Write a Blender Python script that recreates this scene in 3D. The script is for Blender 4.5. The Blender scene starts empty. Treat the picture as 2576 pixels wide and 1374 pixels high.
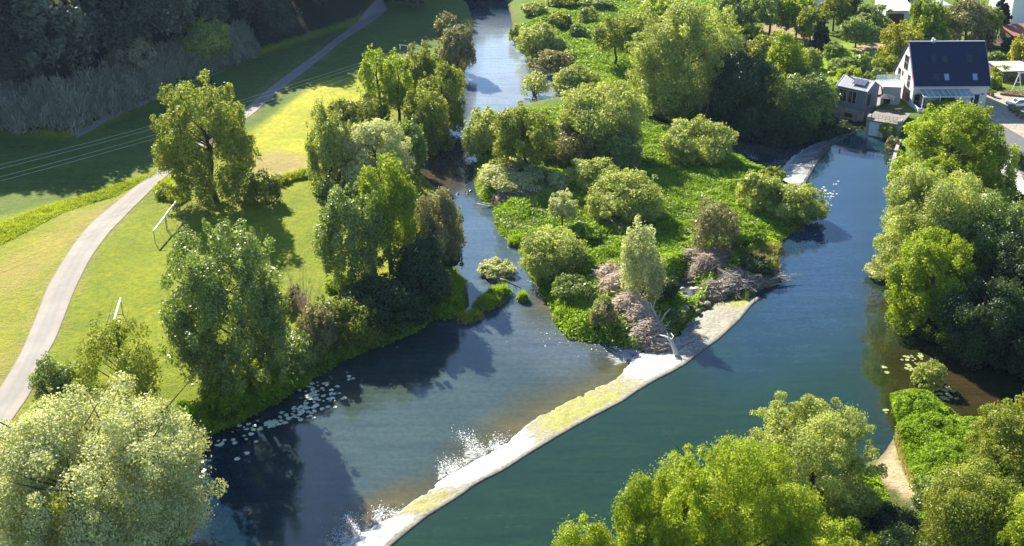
import bpy, math, random
import numpy as np
from mathutils import Vector
R = math.radians
rng = np.random.default_rng(7)
random.seed(7)
S = bpy.context.scene
COL = S.collection

# ------------------------------------------------------------------ camera, sky, sun, exposure
CAM_H, PITCH, FPX = 65.0, 25.0, 2935.0        # metres, degrees below the horizon, focal length in photo pixels (2576 wide)
cd = bpy.data.cameras.new('camera'); cam = bpy.data.objects.new('camera', cd); COL.objects.link(cam)
cam.location = (0, 0, CAM_H); cam.rotation_euler = (R(90-PITCH), 0, 0)
cd.sensor_width = 36; cd.lens = 36*FPX/2576; cd.clip_end = 6000; cd.clip_start = 1
S.camera = cam
SUN_AZ, SUN_EL = -28.0, 34.0                  # azimuth from straight ahead (left is negative), elevation
w = bpy.data.worlds.new('World'); S.world = w; w.use_nodes = True
nt = w.node_tree; bg = nt.nodes['Background']
sky = nt.nodes.new('ShaderNodeTexSky'); sky.sky_type = 'NISHITA'; sky.sun_disc = False
sky.sun_elevation = R(SUN_EL); sky.sun_rotation = R(SUN_AZ); sky.altitude = 300
sky.air_density = 1.2; sky.dust_density = 0.6; sky.ozone_density = 6.0
nt.links.new(sky.outputs[0], bg.inputs[0]); bg.inputs[1].default_value = 0.07
sl = bpy.data.lights.new('sun', 'SUN'); so = bpy.data.objects.new('sun', sl); COL.objects.link(so)
sl.energy = 5.0; sl.angle = R(0.55); sl.color = (1.0, 0.93, 0.74)
sd = Vector((math.sin(R(SUN_AZ))*math.cos(R(SUN_EL)), math.cos(R(SUN_AZ))*math.cos(R(SUN_EL)), math.sin(R(SUN_EL))))
so.rotation_euler = sd.to_track_quat('Z', 'Y').to_euler()
S.view_settings.view_transform = 'Standard'; S.view_settings.look = 'None'
S.view_settings.exposure = 1.6; S.view_settings.gamma = 1

# ------------------------------------------------------------------ camera geometry: photo pixels -> world
cp, sp = math.cos(R(PITCH)), math.sin(R(PITCH))
def proj(x, y, z):
    zc = y*cp - (z-CAM_H)*sp; yc = y*sp + (z-CAM_H)*cp
    return 1288 + FPX*x/zc, 687 - FPX*yc/zc, zc
def G(u, v, z=0.0):                            # point where the sight line meets height z
    a = (u-1288)/FPX; b = (687-v)/FPX
    dx, dy, dz = a, cp + b*sp, -sp + b*cp
    t = (z-CAM_H)/dz
    return dx*t, dy*t
def onplane(u, v, y):                          # point of the sight line at world depth y
    a = (u-1288)/FPX; b = (687-v)/FPX
    dx, dy, dz = a, cp + b*sp, -sp + b*cp
    t = y/dy
    return Vector((dx*t, y, CAM_H + dz*t))
def scale_at(y, z=2): return FPX*0.3975/(y*cp-(z-CAM_H)*sp)    # render pixels per metre

# ------------------------------------------------------------------ water outlines (photo pixels)
UPZ = 1.2
LOW = [(470,1420),(500,1165),(440,1125),(520,1095),(600,1062),(700,1012),(770,965),(860,905),(960,870),(1060,828),(1085,805),(1135,802),
       (1180,770),(1165,700),(1140,665),(1168,600),(1155,540),(1130,490),(1065,462),(1045,415),(1080,372),(1120,335),(1135,265),(1160,200),(1180,130),(1192,60),(1175,10),(1120,-40),
       (1230,-60),(1275,0),(1290,55),(1292,90),(1312,130),(1350,160),(1400,190),(1420,215),(1480,240),(1560,262),(1640,290),(1720,306),(1800,320),(1850,338),(1950,372),(2060,352),(2130,338),
       (2072,372),(2045,420),(2012,468),(1958,455),(1930,430),(1860,392),(1800,345),(1715,326),(1640,308),(1560,282),(1480,262),(1420,252),(1350,262),(1262,282),(1215,302),(1182,370),(1212,392),(1192,450),(1205,492),
       (1245,530),(1255,588),(1312,622),(1335,690),(1385,765),(1400,810),(1435,852),(1550,868),(1605,880),(1650,872),(1700,850),(1725,812),(1752,790),(1792,758),
       (1884,762),(1851,804),(1801,851),(1717,914),(1622,966),(1559,1006),(1475,1049),(1405,1089),(1359,1116),(1259,1179),(1182,1219),(1145,1246),(1059,1299),(967,1374),(880,1440),(700,1600),(420,1600)]
CREST = [(1884,762),(1851,804),(1801,851),(1717,914),(1622,966),(1559,1006),(1475,1049),(1405,1089),(1359,1116),(1259,1179),(1182,1219),(1145,1246),(1059,1299),(967,1374),(880,1440),(700,1600)]
CREST2 = [(2012,468),(2045,420),(2072,372),(2130,338)]
UP_REST = [(2150,334),(2183,337),(2254,347),(2252,385),(2236,430),(2240,500),(2248,620),(2262,750),(2310,850),(2420,885),(2600,960),(2640,1010),(2500,1035),(2440,1062),(2400,1045),(2350,990),(2300,975),(2250,985),(2245,1020),(2260,1060),(2245,1110),(2215,1150),(2100,1200),(1900,1280),(1700,1420),(1500,1600)]
UP_ISL = [(1905,742),(1955,700),(1945,650),(1962,605),(2005,572),(2062,545),(2052,500),(2030,480)]
POOL = [(1700,715),(1720,700),(1765,735),(1740,760),(1700,745)]
def w2(lst, z): return np.array([G(u, v, z) for u, v in lst])
up_px = [(880,1440)]
lowW = w2(LOW, 0.0)
k0 = LOW.index((1884,762))
crestW = w2(CREST, UPZ)
for i in range(len(CREST)): lowW[k0+i] = crestW[i] if i < len(CREST) else lowW[k0+i]
crest2W = w2(CREST2, UPZ)
kk = LOW.index((2130,338))
for i, c in enumerate(reversed(CREST2)): lowW[kk+i] = crest2W[len(CREST2)-1-i]
upW = np.vstack([crestW[::-1], w2(UP_ISL, UPZ), crest2W, w2(UP_REST, UPZ)])
poolW = w2(POOL, 0.3)

def inside(poly, x, y):
    c = np.zeros(x.shape, bool); n = len(poly)
    for i in range(n):
        x1, y1 = poly[i]; x2, y2 = poly[(i+1) % n]
        if y1 == y2: continue
        m = ((y1 > y) != (y2 > y)) & (x < (x2-x1)*(y-y1)/(y2-y1)+x1)
        c ^= m
    return c
def dist(poly, x, y, closed=True):
    d = np.full(x.shape, 1e9); n = len(poly)
    for i in range(n if closed else n-1):
        ax, ay = poly[i]; bx, by = poly[(i+1) % n]
        L = (bx-ax)**2+(by-ay)**2+1e-9
        t = np.clip(((x-ax)*(bx-ax)+(y-ay)*(by-ay))/L, 0, 1)
        d = np.minimum(d, (x-ax-t*(bx-ax))**2+(y-ay-t*(by-ay))**2)
    return np.sqrt(d)
def vnoise(x, y, s, seed=0):                   # smooth value noise, -1..1
    r = np.random.default_rng(seed); T = r.random((64, 64))*2-1
    X = x/s; Y = y/s; i = np.floor(X).astype(int); j = np.floor(Y).astype(int)
    fx = X-i; fy = Y-j; fx = fx*fx*(3-2*fx); fy = fy*fy*(3-2*fy)
    g = lambda a, b: T[a % 64, b % 64]
    return (g(i, j)*(1-fx)+g(i+1, j)*fx)*(1-fy)+(g(i, j+1)*(1-fx)+g(i+1, j+1)*fx)*fy

FOOT = [(-900,560),(-300,400),(0,342),(110,350),(190,347),(300,300),(420,238),(500,200),(640,140),(850,75),(960,30),(1060,-25),(1200,-75),(1400,-120),(1800,-180),(2600,-260),(3600,-330)]
footW = w2(FOOT, 2.0)
hillW = np.vstack([footW, [(2500, 1500), (2500, 3500), (-3500, 3500), (-3500, 200)]])
HOUSE = (2291, 270)
def height(x, y):
    x = np.asarray(x, float); y = np.asarray(y, float)
    il, iu, ip = inside(lowW, x, y), inside(upW, x, y), inside(poolW, x, y)
    dl, du = dist(lowW, x, y), dist(upW, x, y)
    dp = dist(poolW, x, y)
    hx, hy = G(2400, 250, 3.5)
    e = np.clip((x-35)/30, 0, 1)*np.clip((y-150)/60, 0, 1)
    land = 2.0 + 1.6*e*e*(3-2*e) + 0.25*vnoise(x, y, 17, 1) + 0.10*vnoise(x, y, 5, 2)
    isl = (x > -10) & (x < 62) & (y > 130) & (y < 262)
    land = np.where(isl, land+0.25*vnoise(x, y, 8, 5), land)
    # river bank sheets
    near = np.minimum(dl, du); lvl = np.where(du < dl, UPZ, 0.0)
    t = 1-np.exp(-near/2.2)
    z = lvl + (np.maximum(land, lvl+0.35)-lvl)*t + 0.02
    bed = np.where(iu, UPZ, 0.0) - np.minimum(1.0, 0.35*np.where(iu, du, dl)+0.02)
    z = np.where(il | iu, np.where(iu, UPZ-np.minimum(1.0, .35*du+.02), bed), z)
    # both sides of a weir are water: keep the bed low near the crests
    dc = np.minimum(dist(crestW, x, y, False), dist(crest2W, x, y, False))
    z = np.where((il | iu) & (dc < 6), np.minimum(z, -0.5), z)
    z = np.where(ip, -0.2, z); z = np.where((~ip) & (dp < 1.5) & (~il) & (~iu), np.minimum(z, 0.35+dp), z)
    ax_ = np.array([G(u, v, .5) for u, v in [(2088,262),(2188,262),(2192,352),(2120,352),(2075,330)]])
    ia, da = inside(ax_, x, y), dist(ax_, x, y); f = np.clip(np.where(ia, .5+da/3, .5-da/3), 0, 1); z = np.where(f > 0, np.minimum(z, z*(1-f)+.45*f), z)
    # hill
    ih = inside(hillW, x, y); dh = dist(footW, x, y, False)
    k = np.clip((20-x)/60, 0.12, 1)
    hh = k*(0.62*np.minimum(dh, 75)+0.18*np.clip(dh-75, 0, 250)) + 1.5*vnoise(x, y, 25, 3)*np.clip(dh/20, 0, 1)
    return np.where(ih, z+hh, z)
# cached height grid for quick lookups
GX = np.concatenate([-np.geomspace(3000, 190, 22)[:-1], np.arange(-190, 190.1, 0.8), np.geomspace(190, 3000, 22)[1:]])
GY = np.concatenate([np.array([-1500, -700, -300, -100, -30, 10, 35, 50, 58]), np.arange(64, 330.1, 0.8), np.linspace(332, 460, 60), np.geomspace(470, 4000, 25)])
MX, MY = np.meshgrid(GX, GY)
MZ = height(MX, MY)
def gz(x, y):
    i = int(np.clip(np.searchsorted(GX, x)-1, 0, len(GX)-2)); j = int(np.clip(np.searchsorted(GY, y)-1, 0, len(GY)-2))
    fx = (x-GX[i])/(GX[i+1]-GX[i]); fy = (y-GY[j])/(GY[j+1]-GY[j])
    return float((MZ[j, i]*(1-fx)+MZ[j, i+1]*fx)*(1-fy)+(MZ[j+1, i]*(1-fx)+MZ[j+1, i+1]*fx)*fy)
def gzv(x, y):
    i = np.clip(np.searchsorted(GX, x)-1, 0, len(GX)-2); j = np.clip(np.searchsorted(GY, y)-1, 0, len(GY)-2)
    fx = (x-GX[i])/(GX[i+1]-GX[i]); fy = (y-GY[j])/(GY[j+1]-GY[j])
    return (MZ[j, i]*(1-fx)+MZ[j, i+1]*fx)*(1-fy)+(MZ[j+1, i]*(1-fx)+MZ[j+1, i+1]*fx)*fy
def hit(u, v):                                 # ground point seen at a photo pixel
    a = (u-1288)/FPX; b = (687-v)/FPX
    d = np.array((a, cp+b*sp, -sp+b*cp)); t = 60.0; st = 1.0
    for _ in range(1200):
        p = d*t
        if CAM_H+p[2] < gz(p[0], p[1]): break
        t += st
    lo, hi = t-st, t
    for _ in range(12):
        m = (lo+hi)/2; p = d*m
        if CAM_H+p[2] < gz(p[0], p[1]): hi = m
        else: lo = m
    p = d*hi
    return Vector((p[0], p[1], gz(p[0], p[1])))

# ------------------------------------------------------------------ object helpers
def tag(o, label=None, cat=None, group=None, kind=None):
    if label: o['label'] = label
    if cat: o['category'] = cat
    if group: o['group'] = group
    if kind: o['kind'] = kind
    return o
def empty(name, loc, rz=0, label=None, cat=None, group=None):
    o = bpy.data.objects.new(name, None); COL.objects.link(o); o.location = loc; o.rotation_euler = (0, 0, rz)
    o.empty_display_size = .3
    return tag(o, label, cat, group)
def link(name, me, mat, parent=None):
    o = bpy.data.objects.new(name, me); COL.objects.link(o)
    for m in (mat if isinstance(mat, (list, tuple)) else [mat]): me.materials.append(m)
    if parent is not None: o.parent = parent
    return o
def npmesh(name, V, F, smooth=False, attrs=None):   # V (n,3), F (m,k) all of one size
    me = bpy.data.meshes.new(name); V = np.asarray(V, np.float32); F = np.asarray(F, np.int32); k = F.shape[1]
    me.vertices.add(len(V)); me.vertices.foreach_set('co', V.ravel())
    me.loops.add(F.size); me.loops.foreach_set('vertex_index', F.ravel())
    me.polygons.add(len(F)); me.polygons.foreach_set('loop_start', np.arange(0, F.size, k, dtype=np.int32))
    me.polygons.foreach_set('loop_total', np.full(len(F), k, np.int32))
    if smooth: me.polygons.foreach_set('use_smooth', np.ones(len(F), bool))
    me.update(calc_edges=True)
    for n, (dom, arr) in (attrs or {}).items():
        arr = np.asarray(arr, np.float32)
        if arr.ndim == 2:
            a = me.color_attributes.new(n, 'FLOAT_COLOR', dom); a.data.foreach_set('color', np.hstack([arr, np.ones((len(arr), 1))]).astype(np.float32).ravel())
        else:
            a = me.attributes.new(n, 'FLOAT', dom); a.data.foreach_set('value', arr)
    return me
class MB:                                      # small mesh builder: boxes, prisms, tubes
    def __init__(s): s.v = []; s.f = []
    def add(s, vs, fs):
        n = len(s.v); s.v += [tuple(p) for p in vs]; s.f += [tuple(i+n for i in f) for f in fs]; return s
    def box(s, x0, x1, y0, y1, z0, z1):
        return s.add([(x0,y0,z0),(x1,y0,z0),(x1,y1,z0),(x0,y1,z0),(x0,y0,z1),(x1,y0,z1),(x1,y1,z1),(x0,y1,z1)],
                     [(0,3,2,1),(4,5,6,7),(0,1,5,4),(1,2,6,5),(2,3,7,6),(3,0,4,7)])
    def slab(s, pts, n, t):                    # planar polygon thickened by t along n
        n = Vector(n).normalized()*t; k = len(pts); a = [Vector(p) for p in pts]; b = [p+n for p in a]
        return s.add(a+b, [tuple(range(k))[::-1], tuple(range(k, 2*k))]+[(i, (i+1) % k, k+(i+1) % k, k+i) for i in range(k)])
    def prism(s, pts, z0, z1):
        k = len(pts); return s.add([(p[0], p[1], z0) for p in pts]+[(p[0], p[1], z1) for p in pts],
                     [tuple(range(k))[::-1], tuple(range(k, 2*k))]+[(i, (i+1) % k, k+(i+1) % k, k+i) for i in range(k)])
    def tube(s, pts, rad, n=6, cap=True):
        pts = [Vector(p) for p in pts]; rr = rad if isinstance(rad, (list, tuple)) else [rad]*len(pts)
        base = len(s.v); up = Vector((0.3, 0.2, 1)).normalized()
        for i, p in enumerate(pts):
            d = (pts[min(i+1, len(pts)-1)]-pts[max(i-1, 0)]).normalized()
            a = d.cross(up); a = a.normalized() if a.length > .05 else d.cross(Vector((1, 0, 0))).normalized(); b = d.cross(a)
            for k in range(n):
                q = 2*math.pi*k/n; s.v.append(tuple(p+(a*math.cos(q)+b*math.sin(q))*rr[i]))
        for i in range(len(pts)-1):
            for k in range(n):
                a0 = base+i*n+k; a1 = base+i*n+(k+1) % n; s.f.append((a0, a1, a1+n, a0+n))
        if cap: s.f.append(tuple(base+k for k in range(n))[::-1]); s.f.append(tuple(base+(len(pts)-1)*n+k for k in range(n)))
        return s
    def mesh(s, name, smooth=False):
        me = bpy.data.meshes.new(name); me.from_pydata(s.v, [], s.f)
        import bmesh
        bm = bmesh.new(); bm.from_mesh(me); bmesh.ops.recalc_face_normals(bm, faces=bm.faces); bm.to_mesh(me); bm.free()
        if smooth: me.polygons.foreach_set('use_smooth', [True]*len(me.polygons))
        return me
    def build(s, name, mat, parent=None, smooth=False, bevel=0):
        o = link(name, s.mesh(name, smooth), mat, parent)
        if bevel:
            b = o.modifiers.new('b', 'BEVEL'); b.width = bevel; b.segments = 2; b.limit_method = 'ANGLE'
        return o

# ------------------------------------------------------------------ materials
def nodes(name):
    m = bpy.data.materials.new(name); m.use_nodes = True; t = m.node_tree
    return m, t, t.nodes['Principled BSDF']
def N(t, typ, **kw):
    n = t.nodes.new(typ)
    for k, v in kw.items():
        if k in n.inputs: n.inputs[k].default_value = v
        else: setattr(n, k, v)
    return n
def mixc(t, fac, a, b, mode='MIX'):
    n = t.nodes.new('ShaderNodeMix'); n.data_type = 'RGBA'; n.blend_type = mode
    for i, v in ((0, fac), (6, a), (7, b)):
        if isinstance(v, bpy.types.NodeSocket): t.links.new(v, n.inputs[i])
        else: n.inputs[i].default_value = v if i == 0 else (*v, 1)[:4]
    return n.outputs[2]
def ramp(t, src, a, b):
    n = t.nodes.new('ShaderNodeMapRange'); n.inputs['From Min'].default_value = a; n.inputs['From Max'].default_value = b
    t.links.new(src, n.inputs['Value']); return n.outputs[0]
def noise(t, scale, detail=4, rough=.55, vec=None, dist=0):
    n = N(t, 'ShaderNodeTexNoise'); n.inputs['Scale'].default_value = scale; n.inputs['Detail'].default_value = detail
    n.inputs['Roughness'].default_value = rough; n.inputs['Distortion'].default_value = dist
    if vec is None:
        tc = [x for x in t.nodes if x.type == 'NEW_GEOMETRY'] or [t.nodes.new('ShaderNodeNewGeometry')]
        vec = tc[0].outputs['Position']
    t.links.new(vec, n.inputs['Vector']); return n.outputs[0]
def bump(t, bsdf, h, strength=.5, distance=.05):
    b = N(t, 'ShaderNodeBump'); b.inputs['Strength'].default_value = strength; b.inputs['Distance'].default_value = distance
    t.links.new(h, b.inputs['Height']); t.links.new(b.outputs[0], bsdf.inputs['Normal'])
def plain(name, c, rough=.7, var=.18, scale=1.5, metal=0, spec=.5, bmp=0, bscale=12):
    m, t, p = nodes(name)
    p.inputs['Roughness'].default_value = rough; p.inputs['Metallic'].default_value = metal; p.inputs['Specular IOR Level'].default_value = spec
    n = ramp(t, noise(t, scale, 5), .3, .7)
    t.links.new(mixc(t, n, tuple(x*(1-var) for x in c), tuple(min(1, x*(1+var)) for x in c)), p.inputs['Base Color'])
    if bmp: bump(t, p, noise(t, bscale, 4), bmp, .03)
    return m
def leafmat(name, dark, light, trans=.35, spec=.35, rough=.45):
    m, t, p = nodes(name)
    at = N(t, 'ShaderNodeAttribute', attribute_name='v')
    c = mixc(t, at.outputs['Fac'], dark, light)
    t.links.new(c, p.inputs['Base Color']); p.inputs['Roughness'].default_value = rough; p.inputs['Specular IOR Level'].default_value = spec
    tr = N(t, 'ShaderNodeBsdfTranslucent')
    t.links.new(mixc(t, 1, c, (1.25, 1.3, .55), 'MULTIPLY'), tr.inputs['Color'])
    mx = N(t, 'ShaderNodeMixShader'); mx.inputs[0].default_value = trans
    t.links.new(p.outputs[0], mx.inputs[1]); t.links.new(tr.outputs[0], mx.inputs[2])
    t.links.new(mx.outputs[0], t.nodes['Material Output'].inputs['Surface'])
    return m
LM = dict(
 maple  = leafmat('maple_leaf',  (.075,.125,.022), (.38,.46,.13), .40, .5, .38),
 alder  = leafmat('alder_leaf',  (.10,.15,.015), (.36,.42,.05), .45, .2),
 olive  = leafmat('olive_leaf',  (.11,.14,.018), (.43,.46,.075), .42, .2),
 silver = leafmat('silver_willow_leaf', (.17,.21,.05), (.60,.63,.19), .40, .2, .5),
 pale   = leafmat('pale_willow_leaf', (.26,.28,.12), (.76,.76,.46), .40, .25, .5),
 lime   = leafmat('lime_leaf',   (.13,.19,.010), (.48,.55,.04), .48, .2),
 lush   = leafmat('lush_herb_leaf', (.12,.20,.010), (.36,.50,.03), .46, .15),
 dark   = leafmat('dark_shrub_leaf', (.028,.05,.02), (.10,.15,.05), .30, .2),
 conifer= leafmat('conifer_needle', (.014,.024,.014), (.05,.075,.035), .1, .2),
 brown  = leafmat('budding_shrub_leaf', (.14,.13,.05), (.40,.37,.19), .36, .2),
 yellow = leafmat('yellow_green_leaf', (.18,.19,.015), (.52,.48,.06), .48, .2),
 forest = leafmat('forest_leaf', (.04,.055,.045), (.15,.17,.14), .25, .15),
 scrub  = leafmat('reed_scrub_leaf', (.22,.21,.17), (.46,.44,.38), .3, .2),
 dry    = leafmat('dry_grass_blade', (.26,.25,.08), (.56,.50,.24), .35, .2),
 grass  = leafmat('tall_grass_blade', (.16,.21,.015), (.44,.48,.05), .45, .2),
)
BARK = plain('bark', (.07,.055,.04), .9, .35, 3, bmp=.6)
PALEBARK = plain('bleached_wood', (.62,.57,.50), .75, .2, 4, bmp=.4)
GREYWOOD = plain('grey_driftwood', (.20,.17,.15), .85, .4, 3)
TWIG = plain('brown_driftwood', (.52,.39,.30), .85, .35, 2.5)

# ------------------------------------------------------------------ foliage
def leafquads(P, Nn, L, r, jit=.6, asp=.62):
    n = len(P); d = Nn + r.normal(size=(n, 3))*jit; d /= np.linalg.norm(d, axis=1, keepdims=True)+1e-9
    q = r.normal(size=(n, 3)); t = np.cross(d, q); t /= np.linalg.norm(t, axis=1, keepdims=True)+1e-9
    b = np.cross(d, t); L = (L*(.65+.7*r.random(n)))[:, None]
    V = np.empty((n, 4, 3)); V[:, 0] = P-t*L*.5; V[:, 1] = P+b*L*.5*asp-t*L*.05; V[:, 2] = P+t*L*.5; V[:, 3] = P-b*L*.5*asp-t*L*.05
    return V.reshape(-1, 3)
def blades(P, H, r, wd=.05, lean=.35):         # upright grass blades
    n = len(P); a = r.random(n)*6.283; side = np.stack([np.cos(a), np.sin(a), a*0], 1)*wd
    top = P + np.stack([r.normal(size=n)*lean*H, r.normal(size=n)*lean*H, H], 1)
    V = np.empty((n, 4, 3)); V[:, 0] = P-side; V[:, 1] = P+side; V[:, 2] = top+side*.3; V[:, 3] = top-side*.3
    return V.reshape(-1, 3)
def fmesh(name, V, v):
    F = np.arange(len(V), dtype=np.int32).reshape(-1, 4)
    return npmesh(name, V, F, False, {'v': ('FACE', np.clip(v, 0, 1))})
def crown_pts(r, rx, ry, rz, cz, L, cov=3.2, blob=.30, lumps=1.0, shape='round', cut=None):
    """leaf positions, normals and tone of a crown: many leaf clumps filling an uneven ellipsoid"""
    nb = int(78*lumps)
    d = r.normal(size=(nb, 3)); az = r.random(nb)*6.283; q = r.uniform(-.75 if shape != 'bush' else -.35, 1, nb); hr = (1-np.abs(q)**2.4)**(1/2.4); d = np.column_stack([np.cos(az)*hr, np.sin(az)*hr, q])
    rad = .52+.36*r.random(nb)**.7
    C = d*rad[:, None]
    br = blob*(.38+.95*r.random(nb)**1.4); out = r.random(nb) < .42; br = np.where(out, blob*(.20+.32*r.random(nb)), br); rad = np.where(out, .84+.24*r.random(nb), rad); C = d*rad[:, None]
    if shape == 'tall': C[:, :2] *= (1.0-.30*np.clip(C[:, 2:3], 0, 1))
    if shape == 'cone': C[:, :2] *= (1.02-.95*np.clip((C[:, 2:3]+1)/2, 0, 1)); br *= .8*(1.15-np.clip((C[:, 2]+1)/2, 0, 1))
    if shape == 'flat': C[:, 2] = np.abs(C[:, 2])*.9-.2
    tone = r.normal(size=nb)*.13
    R3 = np.array([rx, ry, rz])
    area = 4*math.pi*((rx*ry)**1.6+2*(rx*rz)**1.6)**(1/1.6)/3**(1/1.6)
    n = int(np.clip(cov*area/(L*L*.34), 250, 150000))
    w_ = br**2; w_ /= w_.sum(); k = r.choice(nb, n, p=w_)
    e = r.normal(size=(n, 3)); e[:, 2] += .25; e /= np.linalg.norm(e, axis=1, keepdims=True)
    rr = (.62+.45*r.random(n))[:, None]
    rr = np.where(r.random((n, 1)) < .13, rr*1.22, rr)
    bs = br[k][:, None]
    P = (C[k] + e*bs*rr)*R3; P[:, 2] += cz
    Nn = e/R3*np.mean(R3)+C[k]*.5; Nn /= np.linalg.norm(Nn, axis=1, keepdims=True)
    tn = .45+tone[k]+r.normal(size=n)*.15
    return P, Nn, tn
def trunk_mb(r, h, w, rad, top=.72, limbs=7, lean=(0, 0), stems=1, spread=.0):
    mb = MB()
    for s_ in range(stems):
        a0 = 6.283*s_/max(stems, 1)+r.random(); off = Vector((math.cos(a0), math.sin(a0), 0))*spread*w*.5
        pts = [Vector((0, 0, -.4))+off*.15]; k = 5
        for i in range(1, k+1):
            f = i/k; pts.append(Vector((lean[0]*f+r.normal()*.02*w, lean[1]*f+r.normal()*.02*w, h*top*f))+off*(.15+f*.85))
        rs = [rad*(1-.72*i/k) for i in range(k+1)]; mb.tube(pts, rs, 7)
        for j in range(limbs):
            f = .35+.6*r.random(); i = min(int(f*k), k-1); p = pts[i].lerp(pts[i+1], f*k-i); a = r.random()*6.283
            ln = w*(.20+.22*r.random()); q = p+Vector((math.cos(a)*ln, math.sin(a)*ln, ln*(.5+.6*r.random())))
            m_ = p.lerp(q, .5)+Vector((0, 0, -.08*ln)); r0 = rad*(1-.7*f)*.55
            mb.tube([p, m_, q], [r0, r0*.6, r0*.15], 5)
    return mb
tree_n = 0
def plant(name, kind, ub, vb, vt, wpx, label, cat='tree', mat=None, group=None, leafpx=2.9, cov=3.2, blob=.30, lumps=1, shape='round',
          bot=None, stems=1, uc=None, depth=1.0, base=None, limbs=7, rad=None, z0=None):
    """one tree or bush: foot seen at pixel (ub, vb), top at row vt, crown wpx wide round column uc"""
    global tree_n; tree_n += 1
    r = np.random.default_rng(1000+tree_n*17)
    isb = cat != 'tree' or (bot is not None and bot < .06)
    q0 = hit(ub, vb); s0 = scale_at(q0.y, q0.z)/.3975; phi = math.atan2(CAM_H-q0.z, math.hypot(q0.y, q0.x)); ry0 = wpx/s0/2*depth
    p = hit(ub, vb-(.75 if isb else .15)*min(ry0, 9)*math.sin(phi)*s0)
    if p.z < 0: p.z = 0.0
    if inside(upW, np.array([p.x]), np.array([p.y]))[0]: p.z = max(p.z, UPZ-.1)
    vbase = proj(p.x, p.y, p.z)[1]
    if bot is None: bot = {'tree': .2, 'bush': .0}.get('bush' if cat != 'tree' else 'tree', .1)
    lo_, hi_ = .4, 40
    for _ in range(30):
        h = (lo_+hi_)/2; uu, vv, zz = proj(p.x, p.y, p.z+h*(1+bot)/2)
        vtop = vv-FPX/zz*math.hypot(h*(1-bot)/2*math.cos(phi), ry0*.9*math.sin(phi))
        if vtop < vt: hi_ = h
        else: lo_ = h
    h = max(h, .6, ry0*.5)
    s = scale_at(p.y, p.z+h*.5); wm = wpx*.3975/s*1.0
    if bot is None: bot = {'tree': .2, 'bush': .0}.get('bush' if cat != 'tree' else 'tree', .1)
    sx = 0
    if uc is not None: sx = onplane(uc, (vb+vt)/2, p.y).x - p.x
    L = leafpx*.8/s
    cz = h*(bot+1)/2; rz = h*(1-bot)/2
    P, Nn, tn = crown_pts(r, wm/2, wm/2*depth, rz, 0, L, cov, blob, lumps, shape if cat == 'tree' else ('bush' if shape == 'round' else shape))
    P, Nn, tn = crown_fit(P, Nn, tn, wm/2, wm/2*depth, rz)
    P[:, 2] += cz; P[:, 0] += sx
    m = P[:, 2] > .1; P, Nn, tn = P[m], Nn[m], tn[m]
    V = leafquads(P, Nn, L, r)
    root = empty(name, p, 0, label, cat, group)
    link('crown' if cat == 'tree' else 'foliage', fmesh('crown', V, tn), LM[mat or kind], root)
    rad = rad or max(.05, .018*h+.012*wm)
    tb = trunk_mb(r, h, wm, rad, .8, limbs, (sx*.8, 0), stems, .5 if stems > 1 else 0)
    link('trunk' if cat == 'tree' else 'stem', tb.mesh('trunk', True), BARK, root)
    return root
def crown_fit(P, Nn, tn, rx, ry, rz):
    lo = np.percentile(P, .35, axis=0); hi = np.percentile(P, 99.65, axis=0)
    c = (lo+hi)/2; s = np.array([2*rx, 2*ry, 2*rz])/(hi-lo+1e-6)
    return (P-c)*s, Nn, tn

# ================================================================== ground
def pin(px, U, V_): return inside(np.array(px, float), U, V_)
U_, V_, ZC = proj(MX, MY, MZ); vis = ZC > 5
BASEC = np.zeros(MX.shape+(3,)); HAY = np.zeros(MX.shape)
BASEC[:] = (.115, .17, .018)
def soft(px, w=10):
    px = np.array(px, float); m = pin(px, U_, V_) & vis; d = dist(px, U_, V_)
    return np.clip(np.where(m, .5+d/w, .5-d/w), 0, 1)*vis
def paint(px, c, w=12, hay=None, amt=1):
    global BASEC, HAY
    f = soft(px, w)*amt; BASEC = BASEC*(1-f[..., None])+np.array(c)*f[..., None]
    if hay is not None: HAY = HAY*(1-f)+hay*f
left = [(-900,1800),(-900,300),(560,150),(1000,20),(1190,0),(1190,300),(1060,500),(1100,820),(420,1120),(440,1800)]
paint(left, (.20,.24,.013), 6)
paint([(640,330),(800,205),(910,195),(920,260),(790,300),(780,440),(700,465),(640,430)], (.36,.36,.035), 16)  # brighter yellow paints the sunlit patch into the grass colour
paint([(625,395),(700,380),(770,395),(770,440),(700,462),(640,440)], (.36,.29,.12), 18, .7)
paint([(-60,640),(120,545),(290,488),(400,440),(300,560),(200,620),(120,800),(40,930),(-80,1060)], (.23,.26,.016), 14, .4)
paint([(-60,690),(100,600),(260,520),(300,520),(170,620),(60,720),(-60,790)], (.27,.26,.035), 22, .7)
paint([(-200,980),(0,880),(60,880),(0,1000),(-200,1200)], (.23,.23,.03), 20, .4)
paint([(-60,575),(100,520),(230,488),(395,432),(400,445),(280,500),(150,540),(60,600),(-60,650)], (.20,.25,.015), 10, 0)
paint([(-900,560),(-300,400),(0,346),(190,350),(420,240),(640,145),(960,32),(1180,-20),(1180,100),(900,190),(800,205),(640,320),(400,420),(240,480),(0,545),(-500,700)], (.085,.145,.022), 14, .15)  # darker grass colour, painted in the outline of the hill's cast shadow
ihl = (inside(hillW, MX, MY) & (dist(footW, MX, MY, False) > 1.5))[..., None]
BASEC = np.where(ihl, np.array((.03,.035,.022)), BASEC)
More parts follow.
